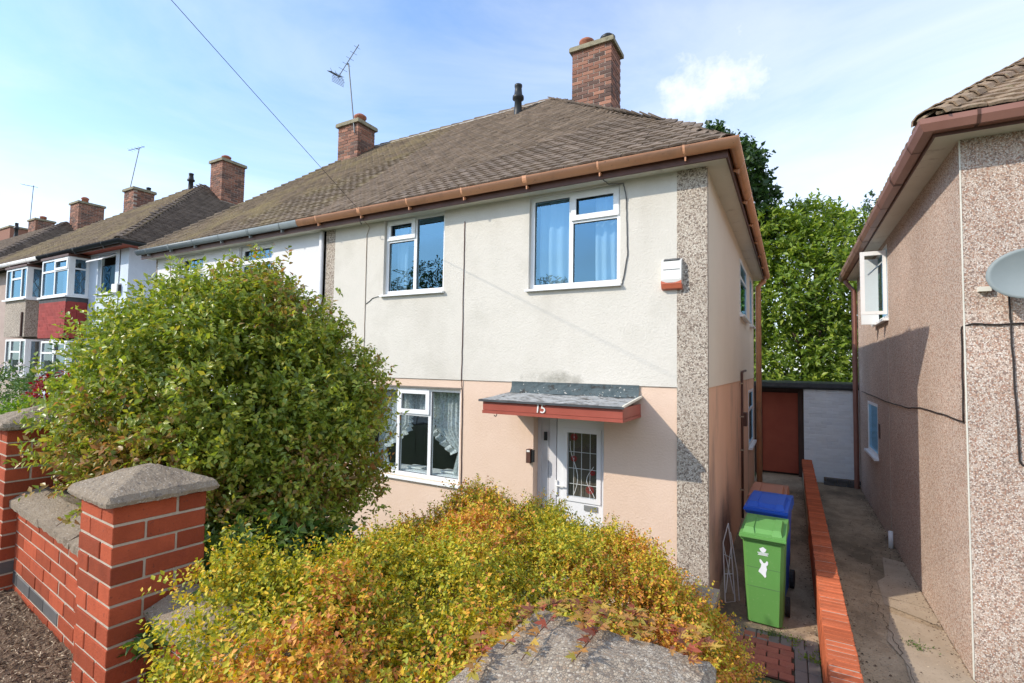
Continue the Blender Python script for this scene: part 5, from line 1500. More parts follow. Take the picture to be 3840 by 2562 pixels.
MB().box(CXP, CR - .01, CY - CO + .045, CY - CO + .0595, 5.12, 5.23).build('fascia_board', mt['fascia'], houseC)
MB().box(CLF, CXP - .002, CY - CO + .045, CY - CO + .0595, 5.12, 5.23).build('fascia_board', mt['fascia'], houseD)
gutter_run('gutter', houseC, [(CXP, CY - CO - .03, CE), (CR + .05, CY - CO - .03, CE), (CR + .05, 8.0, CE - .03)], mt['black_plastic'], 'round', 3)
gutter_run('gutter', houseD, [(CLF, CY - CO - .03, CE), (CXP - .004, CY - CO - .03, CE)], mt['white_render'], 'round', 4)
chimney(houseC, -16.35, -15.68, 4.12, 4.90, 7.4, 9.20, [(-15.95, 4.4, 0.22, mt['clay_pot'])], z_vis=7.8)
chimney(houseD, -20.05, -19.35, 3.2, 3.85, 7.0, 8.52, [], z_vis=7.7)
flue_vent(houseC, -17.1, 3.9, 8.30, 0.62)
flue_vent(houseD, -19.9, 3.9, 8.20, 0.68)
tb = thing('alarm_box', 'plain white alarm box on the pale blue house beside its small window', 'alarm box', (-13.15, CY, 4.2))
MB().prism([(-13.30, CY - .001, 4.08), (-13.30, CY - .09, 4.12), (-13.30, CY - .09, 4.32), (-13.30, CY - .001, 4.34)], (0.26, 0, 0)).build('cover', mt['alarm_white'], tb)
MB().box(-13.035, -13.025, CY - .06, CY - .002, 4.1, 4.3).build('side_plate', mt['seal'], tb)
cable('wall_cable', 'thin cable from the eaves to the alarm box on the pale blue house', [(-13.13, CY - .01, 5.15), (-13.14, CY - .01, 4.7), (-13.15, CY - .01, 4.34), (-13.14, CY - .01, 3.4)], 0.008, mt['cable_grey'])
aerial('tv_aerial', 'thin tv aerial above the middle chimney of the bay fronted houses', (-19.75, 3.2, 8.3), (-20.75, 3.9, 10.55), (-21.1, 3.7, 10.45), (-20.6, 4.0, 10.62), group='tv aerials', n_el=5)

houseE = thing('hipped_house', 'far house at the left edge with a dark tiled hip roof and tall chimneys', 'house', (-30, 4.5, 0))
E0 = (-24.6, 0.5, 5.65); EA = (-28.65, 4.5, 8.82); EB = (-44, 4.5, 8.82)
MB().box(-48, -25.0, 0.85, 8.3, 0, 5.6).build('wall', mt['white_render'], houseE)
roof_under(houseE, [[(-50, .5, 5.65), E0, EA, EB], [E0, (-24.6, 8.5, 5.65), EA], [(-24.6, 8.5, 5.65), (-50, 8.5, 5.65), EB, EA]])
LE = math.hypot(4.0, 3.17); VE = Vector((0, 4.0, 3.17)).normalized()
te = tile_matrices((0, .47, 5.65), (1, 0, 0), VE, lambda b: -44, lambda b: -24.6 - 4.05 * b / LE, LE, gauge=.12, seed=31)
stuff(merged('roof_tile_field', TILE_V, TILE_F, [np.array(Matrix.Translation(-base_of(houseE)) @ m) for m in te], mt['tile_grey'], houseE))
LEs = math.hypot(4.05, 3.17); VEs = Vector((-4.05, 0, 3.17)).normalized()
tes = tile_matrices((-24.57, 0, 5.65), (0, 1, 0), VEs, lambda b: .5 + 4.0 * b / LEs, lambda b: 8.5 - 4 * b / LEs, LEs, gauge=.12, seed=32)
stuff(merged('side_roof_tile_field', TILE_V, TILE_F, [np.array(Matrix.Translation(-base_of(houseE)) @ m) for m in tes], mt['tile_grey'], houseE))
cap_tiles(houseE, E0, EA, 26, mt['tile_grey'], 'hip_tile', .11, .14)
chimney(houseE, -28.6, -27.7, 4.62, 5.6, 7.5, 9.70, [(-28.0, 4.95, .3, mt['clay_pot'])], z_vis=8.0)
chimney(houseE, -33.2, -32.3, 4.55, 5.3, 8.2, 9.48, [(-32.5, 4.9, .2, mt['clay_pot'])], z_vis=8.5)
chimney(houseE, -38.6, -36.2, 4.7, 5.6, 8.2, 9.62, [], bricks=False, mort=mt['chim_brick'])
flue_vent(houseE, -34.2, 4.4, 8.75, .75)
aerial('tv_aerial', 'small tv aerial at the far left above the farthest roof', (-33.2, 4.6, 9.3), (-33.0, 4.6, 11.35), (-33.9, 4.4, 11.5), (-32.8, 4.7, 11.25), group='tv aerials', n_el=5)

# ================================================================== STREET WALL AND PILLARS
WA = Vector((-1.491, -4.430, 0)); WR = R(-4.0)


def wpos(lx, ly, z=0): return (WA.x + lx * math.cos(WR) - ly * math.sin(WR), WA.y + lx * math.sin(WR) + ly * math.cos(WR), z)


PC = 0.0745
PIN = {0: [(0, 0, .215, .105), (.225, 0, .105, .215), (.115, .225, .215, .105), (0, .115, .105, .215)],
       1: [(0, 0, .105, .215), (.115, 0, .215, .105), (.225, .115, .105, .215), (0, .225, .215, .105)]}


def cap_stone(parent, w, z, over, edge, rise, seed, n=26):
    h = w / 2 + over; c = w / 2; rnd = np.random.default_rng(seed)
    V = []; F = []
    jt = rnd.normal(0, 0.0016, (n + 1, n + 1))
    for j in range(n + 1):
        for i in range(n + 1):
            a, b = -1 + 2 * i / n, -1 + 2 * j / n; m = max(abs(a), abs(b))
            zz = edge + rise * (1 - m) ** 0.95
            if m > 0.93: zz -= (m - 0.93) * 0.22
            rad = 1 - 0.022 * (abs(a) ** 8 * abs(b) ** 8)
            V.append((c + a * h * rad + rnd.normal(0, .0012), c + b * h * rad + rnd.normal(0, .0012), z + zz + jt[j, i]))
    for j in range(n):
        for i in range(n):
            k = j * (n + 1) + i; F.append((k, k + 1, k + n + 2, k + n + 1))
    ring = [i for i in range(n + 1)] + [(n + 1) * j + n for j in range(1, n + 1)] + [(n + 1) * n + i for i in range(n - 1, -1, -1)] + [(n + 1) * j for j in range(n - 1, 0, -1)]
    b0 = len(V)
    for q in ring: V.append((V[q][0] * .985 + c * .015 + rnd.normal(0, .001), V[q][1] * .985 + c * .015, z + 0.006 + rnd.normal(0, .0015)))
    m = len(ring)
    for k in range(m): F.append((ring[k], b0 + k, b0 + (k + 1) % m, ring[(k + 1) % m]))
    b1 = len(V)
    for k in range(m): V.append((c + (V[b0 + k][0] - c) * (w / 2 - .01) / h, c + (V[b0 + k][1] - c) * (w / 2 - .01) / h, z))
    for k in range(m): F.append((b0 + k, b1 + k, b1 + (k + 1) % m, b0 + (k + 1) % m))
    return MB().add(V, F).build('coping_cap', mt['cap_near'] if rise < .06 else mt['cap'], parent, False, local=True)


def pillar(label, lx, ly, ztop, zbot, over=0.05, rise=0.075, edge=0.05, seed=1, blue_row=None):
    t = thing('brick_pillar', label, 'pillar', wpos(lx, ly), 'brick pillars of the front wall', WR)
    core = MB().box(0.0045, 0.3255, 0.0045, 0.3255, zbot, ztop).build('pillar_core', mt['mortar'], t, local=True)
    rows = int((ztop - zbot) / PC)
    for r in range(rows):
        z = ztop - (r + 1) * PC + 0.007
        for (x, y, l, d) in PIN[r % 2]:
            m = mt['blue_brick'] if blue_row is not None and r == blue_row else mt['brick']
            inst('brick', brick_mesh(l, d, 0.0645, m), (x + jit(.0012), y + jit(.0012), z + jit(.001)), core, rot=(0, 0, jit(.006)))
    cap_stone(t, 0.33, ztop, over, edge, rise, seed)
    return t


pillar('nearest full red brick pillar with a pointed concrete cap, in front of the round bush', -0.33, 0, 1.995, 0.90, 0.040, 0.085, 0.036, 3)
pillar('red brick pillar at the left edge with a concrete cap half hidden by leaves', -2.05, 0.06, 2.13, 1.0, 0.045, 0.09, 0.036, 4, blue_row=10)
pillar('pillar whose concrete cap fills the bottom of the view, draped with autumn leaves', 1.675, -0.01, 1.875, 0.85, 0.055, 0.045, 0.055, 5)


def street_wall(label, lx0, lx1, zc, slope, yf, rows, blue=None, seed=1):
    """brick wall whose courses follow the slope of the street; zc(x) = underside of the coping"""
    t = thing('brick_wall', label, 'garden wall', wpos(0, 0), 'front garden walls', WR)
    zz = lambda x: zc - slope * x
    zb = 0.8
    core = MB().prism([(lx0, yf + .0045, zb), (lx1, yf + .0045, zb), (lx1, yf + .0045, zz(lx1)), (lx0, yf + .0045, zz(lx0))], (0, 0.19, 0)).build('wall_core', mt['mortar'], t, local=True)
    for r in range(rows):
        x = lx0 - random.uniform(0.02, 0.06) - (0.1125 if r % 2 else 0)
        while x < lx1 - 0.01:
            s, e = max(x, lx0), min(x + 0.215, lx1)
            if e - s > 0.03:
                m = mt['brick']
                if blue and ((r == blue[0] and e < blue[1]) or (r == blue[0] + 1 and s >= blue[1] - .05)): m = mt['blue_brick']
                inst('brick', brick_mesh(round(e - s, 2), 0.10, 0.0645, m), (s, yf + jit(.002), zz(s) - (r + 1) * PC + 0.008), core, rot=(0, math.atan(slope) + jit(.003), jit(.004)))
            x += 0.225
    rnd = random.Random(seed); x = lx0
    while x < lx1 - 0.02:
        L = min(rnd.choice((0.52, 0.6, 0.46)), lx1 - x)
        if lx1 - x - L < 0.15: L = lx1 - x
        n = 10; V = []; F = []
        prof = [(yf - 0.032, 0.0), (yf - 0.036, 0.042), (yf + 0.02, 0.066), (yf + 0.10, 0.092), (yf + 0.17, 0.072), (yf + 0.235, 0.042), (yf + 0.23, 0.0)]
        dz = rnd.uniform(-.004, .004)
        for i in range(n + 1):
            xx = x + 0.004 + (L - 0.008) * i / n
            for (y, z) in prof: V.append((xx, y + rnd.gauss(0, .0025), zz(xx) + z + dz + rnd.gauss(0, .0025)))
        m = len(prof)
        for i in range(n):
            for k in range(m): F.append((i * m + k, (i + 1) * m + k, (i + 1) * m + (k + 1) % m, i * m + (k + 1) % m))
        F.append(tuple(range(m - 1, -1, -1))); F.append(tuple(n * m + k for k in range(m)))
        MB().add(V, F).build('coping_stone', mt['cap'], t, False, local=True)
        x += L
    return t


street_wall('low brick wall with sloping concrete coping between the two left pillars', -1.722, -0.332, 1.622, 0.042, 0.12, 8, blue=(5, -0.80), seed=2)
street_wall('low brick wall under the golden shrub, right of the near pillar', 0.002, 1.673, 1.530, 0.042, 0.15, 8, seed=3)

# soil outside the wall, with a scatter of dry mulch
sv = []; sf = []; nx, ny = 150, 60
rs_ = np.random.default_rng(5)
hh = rs_.normal(0, 1, (ny + 1, nx + 1)); hh = (hh + np.roll(hh, 1, 0) + np.roll(hh, 1, 1) + np.roll(hh, -1, 0)) / 4
big = np.kron(rs_.normal(0, 1, (ny // 6 + 1, nx // 6 + 1)), np.ones((6, 6)))[:ny + 1, :nx + 1]


def soil_z(lx, ly): return 1.128 - 0.055 * lx - 0.06 * max(0, 0.12 - ly)


for j in range(ny + 1):
    for i in range(nx + 1):
        lx = -3.4 + 3.4 * i / nx; ly = -0.42 + 0.60 * j / ny
        p = wpos(lx, ly, soil_z(lx, ly) + 0.009 * hh[j, i] + 0.004 * big[j % big.shape[0], i % big.shape[1]]); sv.append(p)
for j in range(ny):
    for i in range(nx):
        k = j * (nx + 1) + i; sf.append((k, k + 1, k + nx + 2, k + nx + 1))
structure(link(bpy.data.objects.new('soil_bed', mesh_from('soil_bed', sv, sf, mt['soil'], True))))
ms = []
for k in range(4200):
    lx = random.uniform(-2.6, -0.3); ly = random.uniform(-0.40, 0.11); L = random.uniform(.25, 1.0) * (1.7 if random.random() < .05 else 1)
    p = wpos(lx, ly, soil_z(lx, ly) + random.uniform(.002, .014))
    mm = Matrix.Translation(p) @ Matrix.Rotation(random.uniform(0, 6.28), 4, 'Z') @ Matrix.Rotation(jit(.5), 4, 'Y') @ Matrix.Rotation(jit(.5), 4, 'X') @ Matrix.Diagonal((L, random.uniform(.3, .9), random.uniform(.3, .9), 1))
    ms.append(np.array(mm))
cv, cf = MB().box(-.014, .014, -.0028, .0028, -.0018, .0018).v, MB().box(0, 1, 0, 1, 0, 1).f
stuff(merged('dry_mulch', cv, cf, ms, mt['chips']))


# ================================================================== BINS AND RACK
def wheelie_bin(label, loc, rz, mat, s=1.0, group='wheelie bins beside the house', stickers=False):
    t = thing('wheelie_bin', label, 'wheelie bin', loc, group, rz)
    def sc(v): return [(x * s * .84, y * s * .92, z * s) for x, y, z in v]
    B = lambda mb, n, m, sm=False: (setattr(mb, 'v', sc(mb.v)), mb.build(n, m, t, sm, local=True))[1]
    m = MB()
    # tapered tub with chamfered corners
    def ring(hx, y0, y1, z, c): return [(-hx + c, y0, z), (hx - c, y0, z), (hx, y0 + c, z), (hx, y1 - c, z), (hx - c, y1, z), (-hx + c, y1, z), (-hx, y1 - c, z), (-hx, y0 + c, z)]
    rr = [ring(.195, .12, .50, .02, .035), ring(.212, .075, .535, .40, .035), ring(.218, .060, .545, .60, .035), ring(.232, .03, .56, .90, .03)]
    V = [p for r in rr for p in r]; F = [tuple(range(7, -1, -1)), tuple(24 + k for k in range(8))]
    for i in range(3):
        for k in range(8): F.append((i * 8 + k, i * 8 + (k + 1) % 8, (i + 1) * 8 + (k + 1) % 8, (i + 1) * 8 + k))
    m.add(V, F); B(m, 'tub', mat)
    rim = MB(); rim.box(-.243, .243, .005, .575, .885, .925); rim.box(-.250, .250, -.004, .02, .900, .922); B(rim, 'rim', mat)
    # lid: sloping slab, stepped lip and a raised middle with shoulders
    ld_ = MB()
    def zl(y): return .945 + .115 * min(1, max(0, (y + .03) / .42))
    ld_.add([(-.255, -.035, .927), (.255, -.035, .927), (.255, .60, .927), (-.255, .60, .927), (-.255, -.035, .955), (.255, -.035, .955), (.245, .37, 1.015), (-.245, .37, 1.015), (.245, .60, 1.02), (-.245, .60, 1.02)],
            [(3, 2, 1, 0), (0, 1, 5, 4), (4, 5, 6, 7), (7, 6, 8, 9), (1, 2, 8, 6, 5), (2, 3, 9, 8), (3, 0, 4, 7, 9)])
    ld_.add([(-.258, -.045, .922), (.258, -.045, .922), (.258, -.02, .922), (-.258, -.02, .922), (-.258, -.045, .940), (.258, -.045, .940), (.258, -.02, .945), (-.258, -.02, .945)],
            [(3, 2, 1, 0), (4, 5, 6, 7), (0, 1, 5, 4), (1, 2, 6, 5), (2, 3, 7, 6), (3, 0, 4, 7)])
    for xa, xb, ya, hgt in ((-.225, .215, .02, .04), (-.225, -.085, .0, .052), (.10, .215, .0, .052)):
        zt = hgt
        ld_.add([(xa, ya, .955), (xb, ya, .955), (xb, .38, 1.01), (xa, .38, 1.01), (xa + .02, ya + .045, .962 + zt), (xb - .02, ya + .045, .962 + zt), (xb - .02, .34, 1.022 + zt * .7), (xa + .02, .34, 1.022 + zt * .7)],
                [(4, 5, 6, 7), (0, 1, 5, 4), (1, 2, 6, 5), (2, 3, 7, 6), (3, 0, 4, 7)])
    B(ld_, 'lid', mat)
    hn = MB(); hn.tube([(-.22, .60, .95), (-.22, .66, .96), (.22, .66, .96), (.22, .60, .95)], .016, 6); B(hn, 'handle', mat)
    for sx in (-1, 1):
        wv = MB(); n = 16; r = .10; x0_, x1_ = sorted((sx * .205, sx * .255))
        for x in (x0_, x1_):
            pass
        ringA = [(x0_, .53 + r * math.cos(2 * PI * k / n), .10 + r * math.sin(2 * PI * k / n)) for k in range(n)]
        ringB = [(x1_, y, z) for _, y, z in ringA]
        wv.add(ringA + ringB, [tuple(range(n)), tuple(range(2 * n - 1, n - 1, -1))] + [(k, n + k, n + (k + 1) % n, (k + 1) % n) for k in range(n)])
        B(wv, 'wheel', mt['rubber'])
    ax = MB().tube([(-.22, .53, .10), (.22, .53, .10)], .012, 6); B(ax, 'axle', mt['steel'])
    if stickers:
        def on_front(x, z, o=.0035):      # front face of the tub leans back towards its foot
            zz = [.02, .40, .60, .90]; yy = [.12, .075, .06, .03]
            return (x, float(np.interp(z, zz, yy)) - o, z)
        em = MB(); oc = [(.0 + .036 * math.cos(a) * (1 + .15 * math.sin(5 * a)), .800 + .026 * math.sin(a) * (1 + .1 * math.cos(4 * a))) for a in np.linspace(0, 2 * PI, 18, endpoint=False)]
        em.add([on_front(x, z) for x, z in oc], [tuple(range(18))])
        for z, w_ in ((.764, .062), (.753, .05), (.742, .056)): em.add([on_front(-w_, z), on_front(w_, z), on_front(w_, z + .007), on_front(-w_, z + .007)], [(0, 1, 2, 3)])
        B(em, 'council_crest', mt['sticker'])
        st = MB(); pts = [(-.035, .545), (-.012, .53), (.02, .50), (.035, .515), (.033, .56), (.046, .60), (.038, .635), (.058, .655), (.062, .685), (.046, .70), (.026, .672), (.005, .668), (-.012, .69), (-.03, .708), (-.046, .70), (-.042, .675), (-.022, .648), (-.03, .615), (-.05, .585), (-.06, .56)]
        pts = [(x * .9, .62 + (z - .62) * .9) for x, z in pts]
        st.add([on_front(x, z) for x, z in pts], [tuple(range(len(pts)))])
        B(st, 'torn_sticker', mt['sticker'])
        for z in (.40, .60):
            sm_ = MB(); sm_.add([on_front(-.19, z, .002), on_front(.19, z, .002), on_front(.19, z + .003, .002), on_front(-.19, z + .003, .002)], [(0, 1, 2, 3)]); B(sm_, 'moulded_line', mt['felt_edge'])
    return t


wheelie_bin('green wheelie bin with white stickers, nearest of the three beside the house', (0.470, 0.205, 0.006), R(-3), mt['green_bin'], 0.955, stickers=True)
wheelie_bin('blue lidded wheelie bin standing between the green and the brown bin', (0.470, 0.98, 0.006), R(-6), mt['blue_bin'], 1.03)
wheelie_bin('brown wheelie bin farthest back of the three, behind the blue lid', (0.45, 1.74, 0.006), R(-4), mt['brown_bin'], 0.99)
rk = thing('wire_rack', 'folded white wire rack leaning on the side wall beside the green bin', 'rack', (0.11, 0.75, 0))
r1 = [(0.10, .80, .82), (0.055, .72, .62), (0.085, .62, .02), (0.175, .70, .02), (0.13, .78, .58), (0.10, .80, .82)]
m = MB().tube(r1, .006, 5); m.tube([(0.055, .72, .62), (0.16, .70, .1)], .005, 5); m.tube([(0.13, .78, .58), (0.09, .63, .12)], .005, 5); m.tube([(0.06, .72, .5), (0.135, .77, .45)], .005, 5); m.tube([(0.075, .68, .3), (0.15, .73, .3)], .005, 5)
m.build('frame', mt['white_wire'], rk)
MB().tube([(0.12, .82, .72), (0.19, .80, .3), (0.215, .74, .02)], .006, 5).build('prop', mt['white_wire'], rk)

# ================================================================== VEGETATION
def unit(a): return a / np.maximum(np.linalg.norm(a, axis=-1, keepdims=True), 1e-9)


def leaf_cloud(name, P, A, Nn, L, mat, parent=None, wid=0.5, fold=0.12, curl=0.10):
    """thousands of kite-shaped leaves folded along the midrib, as one mesh"""
    P = np.asarray(P, float); A = unit(np.asarray(A, float)); S = unit(np.cross(A, Nn)); Nn = np.cross(S, A)
    L = np.asarray(L, float)[:, None]; n = len(P)
    off = np.asarray(base_of(parent)) if parent is not None else 0
    b = P; t = P + A * L - Nn * (curl * L); mid = 0.45
    l = P + A * (L * mid) + S * (L * wid * .5) + Nn * (fold * L); r = P + A * (L * mid) - S * (L * wid * .5) + Nn * (fold * L)
    V = np.stack([b, l, t, r], 1).reshape(-1, 3) - off
    k = np.arange(n) * 4
    T = np.stack([k, k + 2, k + 1, k, k + 3, k + 2], 1).reshape(-1)
    me = bpy.data.meshes.new(name)
    me.vertices.add(n * 4); me.vertices.foreach_set('co', V.reshape(-1).astype(np.float32))
    me.loops.add(n * 6); me.loops.foreach_set('vertex_index', T.astype(np.int32))
    me.polygons.add(n * 2); me.polygons.foreach_set('loop_start', (np.arange(n * 2) * 3).astype(np.int32)); me.polygons.foreach_set('loop_total', np.full(n * 2, 3, np.int32))
    me.materials.append(mat); me.update()
    o = link(bpy.data.objects.new(name, me), parent); o['kind'] = 'stuff'
    return o


def shell_points(lobes, n, lo=0.55, hi=1.0, rng=RNG, keep=0.80, squash=1.0):
    """points through the outer volume of a union of balls, with outward directions"""
    C = np.array([l[:3] for l in lobes]); r = np.array([l[3] for l in lobes])
    w = r ** 2.2 / (r ** 2.2).sum(); P = []; D = []
    while sum(map(len, P)) < n:
        m = n * 2; i = rng.choice(len(r), m, p=w); d = unit(rng.normal(0, 1, (m, 3)))
        f = lo + (hi - lo) * (rng.random(m) ** 0.55)
        bump = 1 + 0.07 * np.sin(d[:, 0] * 9 + i) * np.sin(d[:, 1] * 8 + 2 * i) + 0.05 * np.sin(d[:, 2] * 15 + i * 3)
        p = C[i] + d * (r[i] * f * bump)[:, None] * np.array([1, 1, squash])
        q = np.linalg.norm(p[:, None] - C[None], axis=2) / r[None]
        q[np.arange(m), i] = 9
        ok = q.min(1) > keep
        P.append(p[ok]); D.append(d[ok])
    return np.concatenate(P)[:n], np.concatenate(D)[:n]


def sprays(P, D, per, twig, leaf, rng=RNG, upb=0.35, jitter=0.6, flat=0.5):
    """short leafy twigs starting at P: returns leaf positions, axes, normals, lengths"""
    n = len(P)
    T = unit(D + rng.normal(0, jitter, (n, 3)) + np.array([0, 0, upb]))
    tl = twig * rng.uniform(.5, 1.2, n)
    t = (np.arange(per) + .5) / per
    pos = P[:, None] + T[:, None] * (tl[:, None] * t[None])[:, :, None]
    side = unit(np.cross(T, rng.normal(0, 1, (n, 3))))
    sg = np.where(np.arange(per) % 2 == 0, 1.0, -1.0)[None, :, None]
    ax = unit(T[:, None] * 0.55 + side[:, None] * sg * 0.8 + rng.normal(0, .35, (n, per, 3)))
    nr = unit(D[:, None] * flat + np.array([0, 0, .7]) + rng.normal(0, .45, (n, per, 3)))
    ln = leaf * rng.uniform(.6, 1.25, (n, per))
    return pos.reshape(-1, 3), ax.reshape(-1, 3), nr.reshape(-1, 3), ln.reshape(-1)


def stems(parent, base, lobes, k, r0, mat, name='stem', seed=1, reach=0.9):
    rnd = random.Random(seed); m = MB()
    for q in range(k):
        l = rnd.choice(lobes); e = Vector(l[:3]) + Vector((rnd.gauss(0, 1), rnd.gauss(0, 1), rnd.gauss(0.3, 1))).normalized() * l[3] * reach * rnd.uniform(.5, 1)
        b = Vector(base) + Vector((rnd.uniform(-.12, .12), rnd.uniform(-.12, .12), 0))
        pts = [b]
        for s in (.25, .5, .75, 1): pts.append(b.lerp(e, s) + Vector((rnd.gauss(0, .05), rnd.gauss(0, .05), .12 * math.sin(PI * s))))
        m.tube(pts, [r0 * (1 - .85 * i / 4) for i in range(5)], 6)
    return m.build(name, mat, parent, True)


LEAF6 = [(0, 0, 0), (.30, .30, .05), (.24, .62, .04), (0, 1, -.08), (-.24, .62, .04), (-.30, .30, .05), (0, .5, -.015)]
LEAF6F = [(0, 1, 6), (1, 2, 6), (2, 3, 6), (3, 4, 6), (4, 5, 6), (5, 0, 6)]
MAPLE = [(0, 0, 0)]
for ang, rr_ in ((-2.3, .35), (-1.75, .62), (-1.45, .30), (-1.0, .95), (-.62, .36), (-.38, .62), (0, 1.1), (.38, .62), (.62, .36), (1.0, .95), (1.45, .30), (1.75, .62), (2.3, .35)):
    MAPLE.append((rr_ * math.sin(ang), .25 + rr_ * math.cos(ang), .06 * rr_ * (1 if abs(ang) > .5 else -.5)))
MAPLE_F = [(0, i, i + 1) for i in range(1, len(MAPLE) - 1)]


def place_leaves(parent, P, A, Nn, L, me, name='leaf'):
    off = Vector(base_of(parent))
    for p, a, n, l in zip(P, A, Nn, L):
        a = Vector(a).normalized(); s = a.cross(Vector(n)).normalized(); n2 = s.cross(a); p = Vector(p) - off
        m = Matrix(((s.x * l, a.x * l, n2.x * l, p.x), (s.y * l, a.y * l, n2.y * l, p.y), (s.z * l, a.z * l, n2.z * l, p.z), (0, 0, 0, 1)))
        inst(name, me, None, parent, mtx=m)


# the round bush
bush = thing('round_bush', 'large rounded green leafy bush in front of the white house, behind the brick pillar', 'bush', (-2.5, -3.35, 0.7))
BL = [(-2.66, -3.40, 2.30, 1.0), (-2.98, -3.72, 2.19, .60), (-2.05, -3.1, 2.28, .60), (-2.48, -3.39, 2.78, .48), (-2.80, -3.52, 2.58, .42), (-2.26, -3.2, 2.64, .45), (-3.02, -3.72, 2.16, .36),
      (-1.88, -3.05, 1.84, .42), (-2.0, -3.4, 1.68, .52), (-2.36, -3.88, 2.02, .40), (-2.18, -3.55, 1.47, .42), (-2.8, -3.2, 1.5, .6)]
BC = np.array((-2.50, -3.40, 2.12))
BL = [(*(BC + np.array((.04, .02, 0)) + (np.array(l[:3]) - BC) * np.array((.82, .86, .96))), l[3] * .745) for l in BL]
Pb, Db = shell_points(BL, 640, .82, 1.0, keep=.90)              # branchlets: uneven tufts with gaps between
nb_ = 17
tl_ = RNG.uniform(-.03, .085, (640, 1, 1)) * (RNG.random((640, 1, 1)) < .75)
P = Pb[:, None] + Db[:, None] * tl_ + RNG.normal(0, .062, (640, nb_, 3)) - Db[:, None] * (RNG.random((640, nb_, 1)) ** 2 * .12)
D = unit(Db[:, None] + RNG.normal(0, .35, (640, nb_, 3)))
lp, la, ln_, ll = sprays(P.reshape(-1, 3), D.reshape(-1, 3), 9, .11, .037, upb=.3)
P2, D2 = shell_points(BL, 3600, .30, .72, keep=.3)
b_ = sprays(P2, D2, 8, .16, .05)
lp, la, ln_, ll = [np.concatenate(q) for q in zip((lp, la, ln_, ll), b_)]
# loose shoots that stand out from the outline
SH = [(-2.91, -3.65, 3.12, -.2, 0, 1), (-2.80, -3.6, 3.12, .1, 0, 1), (-2.44, -3.39, 3.14, 0, 0, 1), (-2.36, -3.35, 3.14, .25, 0, 1), (-2.55, -3.45, 3.16, -.2, 0, 1), (-2.06, -3.17, 3.02, .3, .1, 1), (-2.0, -3.08, 2.94, .5, .2, .9), (-1.80, -2.9, 2.74, .6, .3, .7),
      (-1.62, -2.85, 2.48, .7, .3, .6), (-1.55, -2.8, 2.3, .7, .3, .6), (-3.05, -3.7, 2.62, -.5, -.2, .8), (-2.85, -4.25, 1.98, -.5, -.5, -.1), (-2.75, -4.28, 1.88, .2, -.6, -.3), (-2.35, -4.28, 1.80, .3, -.7, -.2), (-3.0, -3.7, 2.95, -.4, 0, 1), (-2.2, -3.25, 3.06, .2, 0, 1), (-1.7, -2.85, 2.62, .5, .3, .9)]
sm_ = MB()
for x, y, z, a, b, c in SH:
    x, y, z = BC + (np.array((x, y, z)) - BC) * np.array((.80, .84, .93))
    d = Vector((a, b, c)).normalized(); p0 = Vector((x, y, z)) - d * .08; L = random.uniform(.16, .30)
    bend = Vector((jit(.04), jit(.04), -.02)); p1 = p0 + d * L * .55; p2 = p0 + d * L + bend
    sm_.tube([p0, p1, p2], [.004, .003, .0015], 4)
    q = sprays(np.array([p0 + d * L * k for k in (.1, .3, .5, .7, .85)]), np.tile(np.array(d), (5, 1)), 5, .07, .036, jitter=.45)
    lp, la, ln_, ll = [np.concatenate(z_) for z_ in zip((lp, la, ln_, ll), q)]
leaf_cloud('foliage', lp, la, ln_, ll, mt['leaf_bush'], bush, .56)
stuff(sm_.build('shoots', mt['twig'], bush))
stems(bush, (-2.45, -3.35, .68), BL, 34, .022, mt['bark'], seed=4)
bl_me = mesh_from('leaf', LEAF6, LEAF6F, mt['leaf_bush'], True)
Ps, Ds = shell_points([l for l in BL], 1600, .97, 1.04, keep=.98)
vd = unit(np.array(CAM) - Ps); sel = np.where((vd * Ds).sum(1) > .25)[0][:290]
place_leaves(bush, Ps[sel], unit(Ds[sel] * .3 + RNG.normal(0, .6, (len(sel), 3))), unit(Ds[sel] + np.array([0, 0, .6]) + RNG.normal(0, .4, (len(sel), 3))), RNG.uniform(.036, .052, len(sel)), bl_me)


# the golden shrub: a low mound that spills over the wall
shrub = thing('golden_shrub', 'wide low mound of gold, green and orange leaves filling the front garden', 'shrub', (-0.6, -3.0, 0.5))
MX, MY = -0.64, -3.05


def mound(x, y):
    ax = 1.25; by = np.where(y < MY, 2.3, 1.42)
    q = 1 - np.abs((x - MX) / ax) ** 3.0 - np.abs((y - MY) / by) ** 3.0
    h = np.where(q > 0, np.maximum(q, 0) ** (1 / 2.8), -1)
    return 0.40 + (1.26 - .20 * np.maximum(x - MX + .15, 0) - .05 * np.clip((y + 2.9) / .8, 0, 1)) * h - 0.22 * np.clip((-1.15 - x) / .5, 0, 1) + 0.15 * np.clip((-3.75 - y) / .5, 0, 1) + 0.06 * np.sin(x * 5.1 + 1) * np.sin(y * 4.3) + 0.05 * np.sin(x * 11 + y * 7) + 0.045 * np.sin(y * 13 - x * 5)


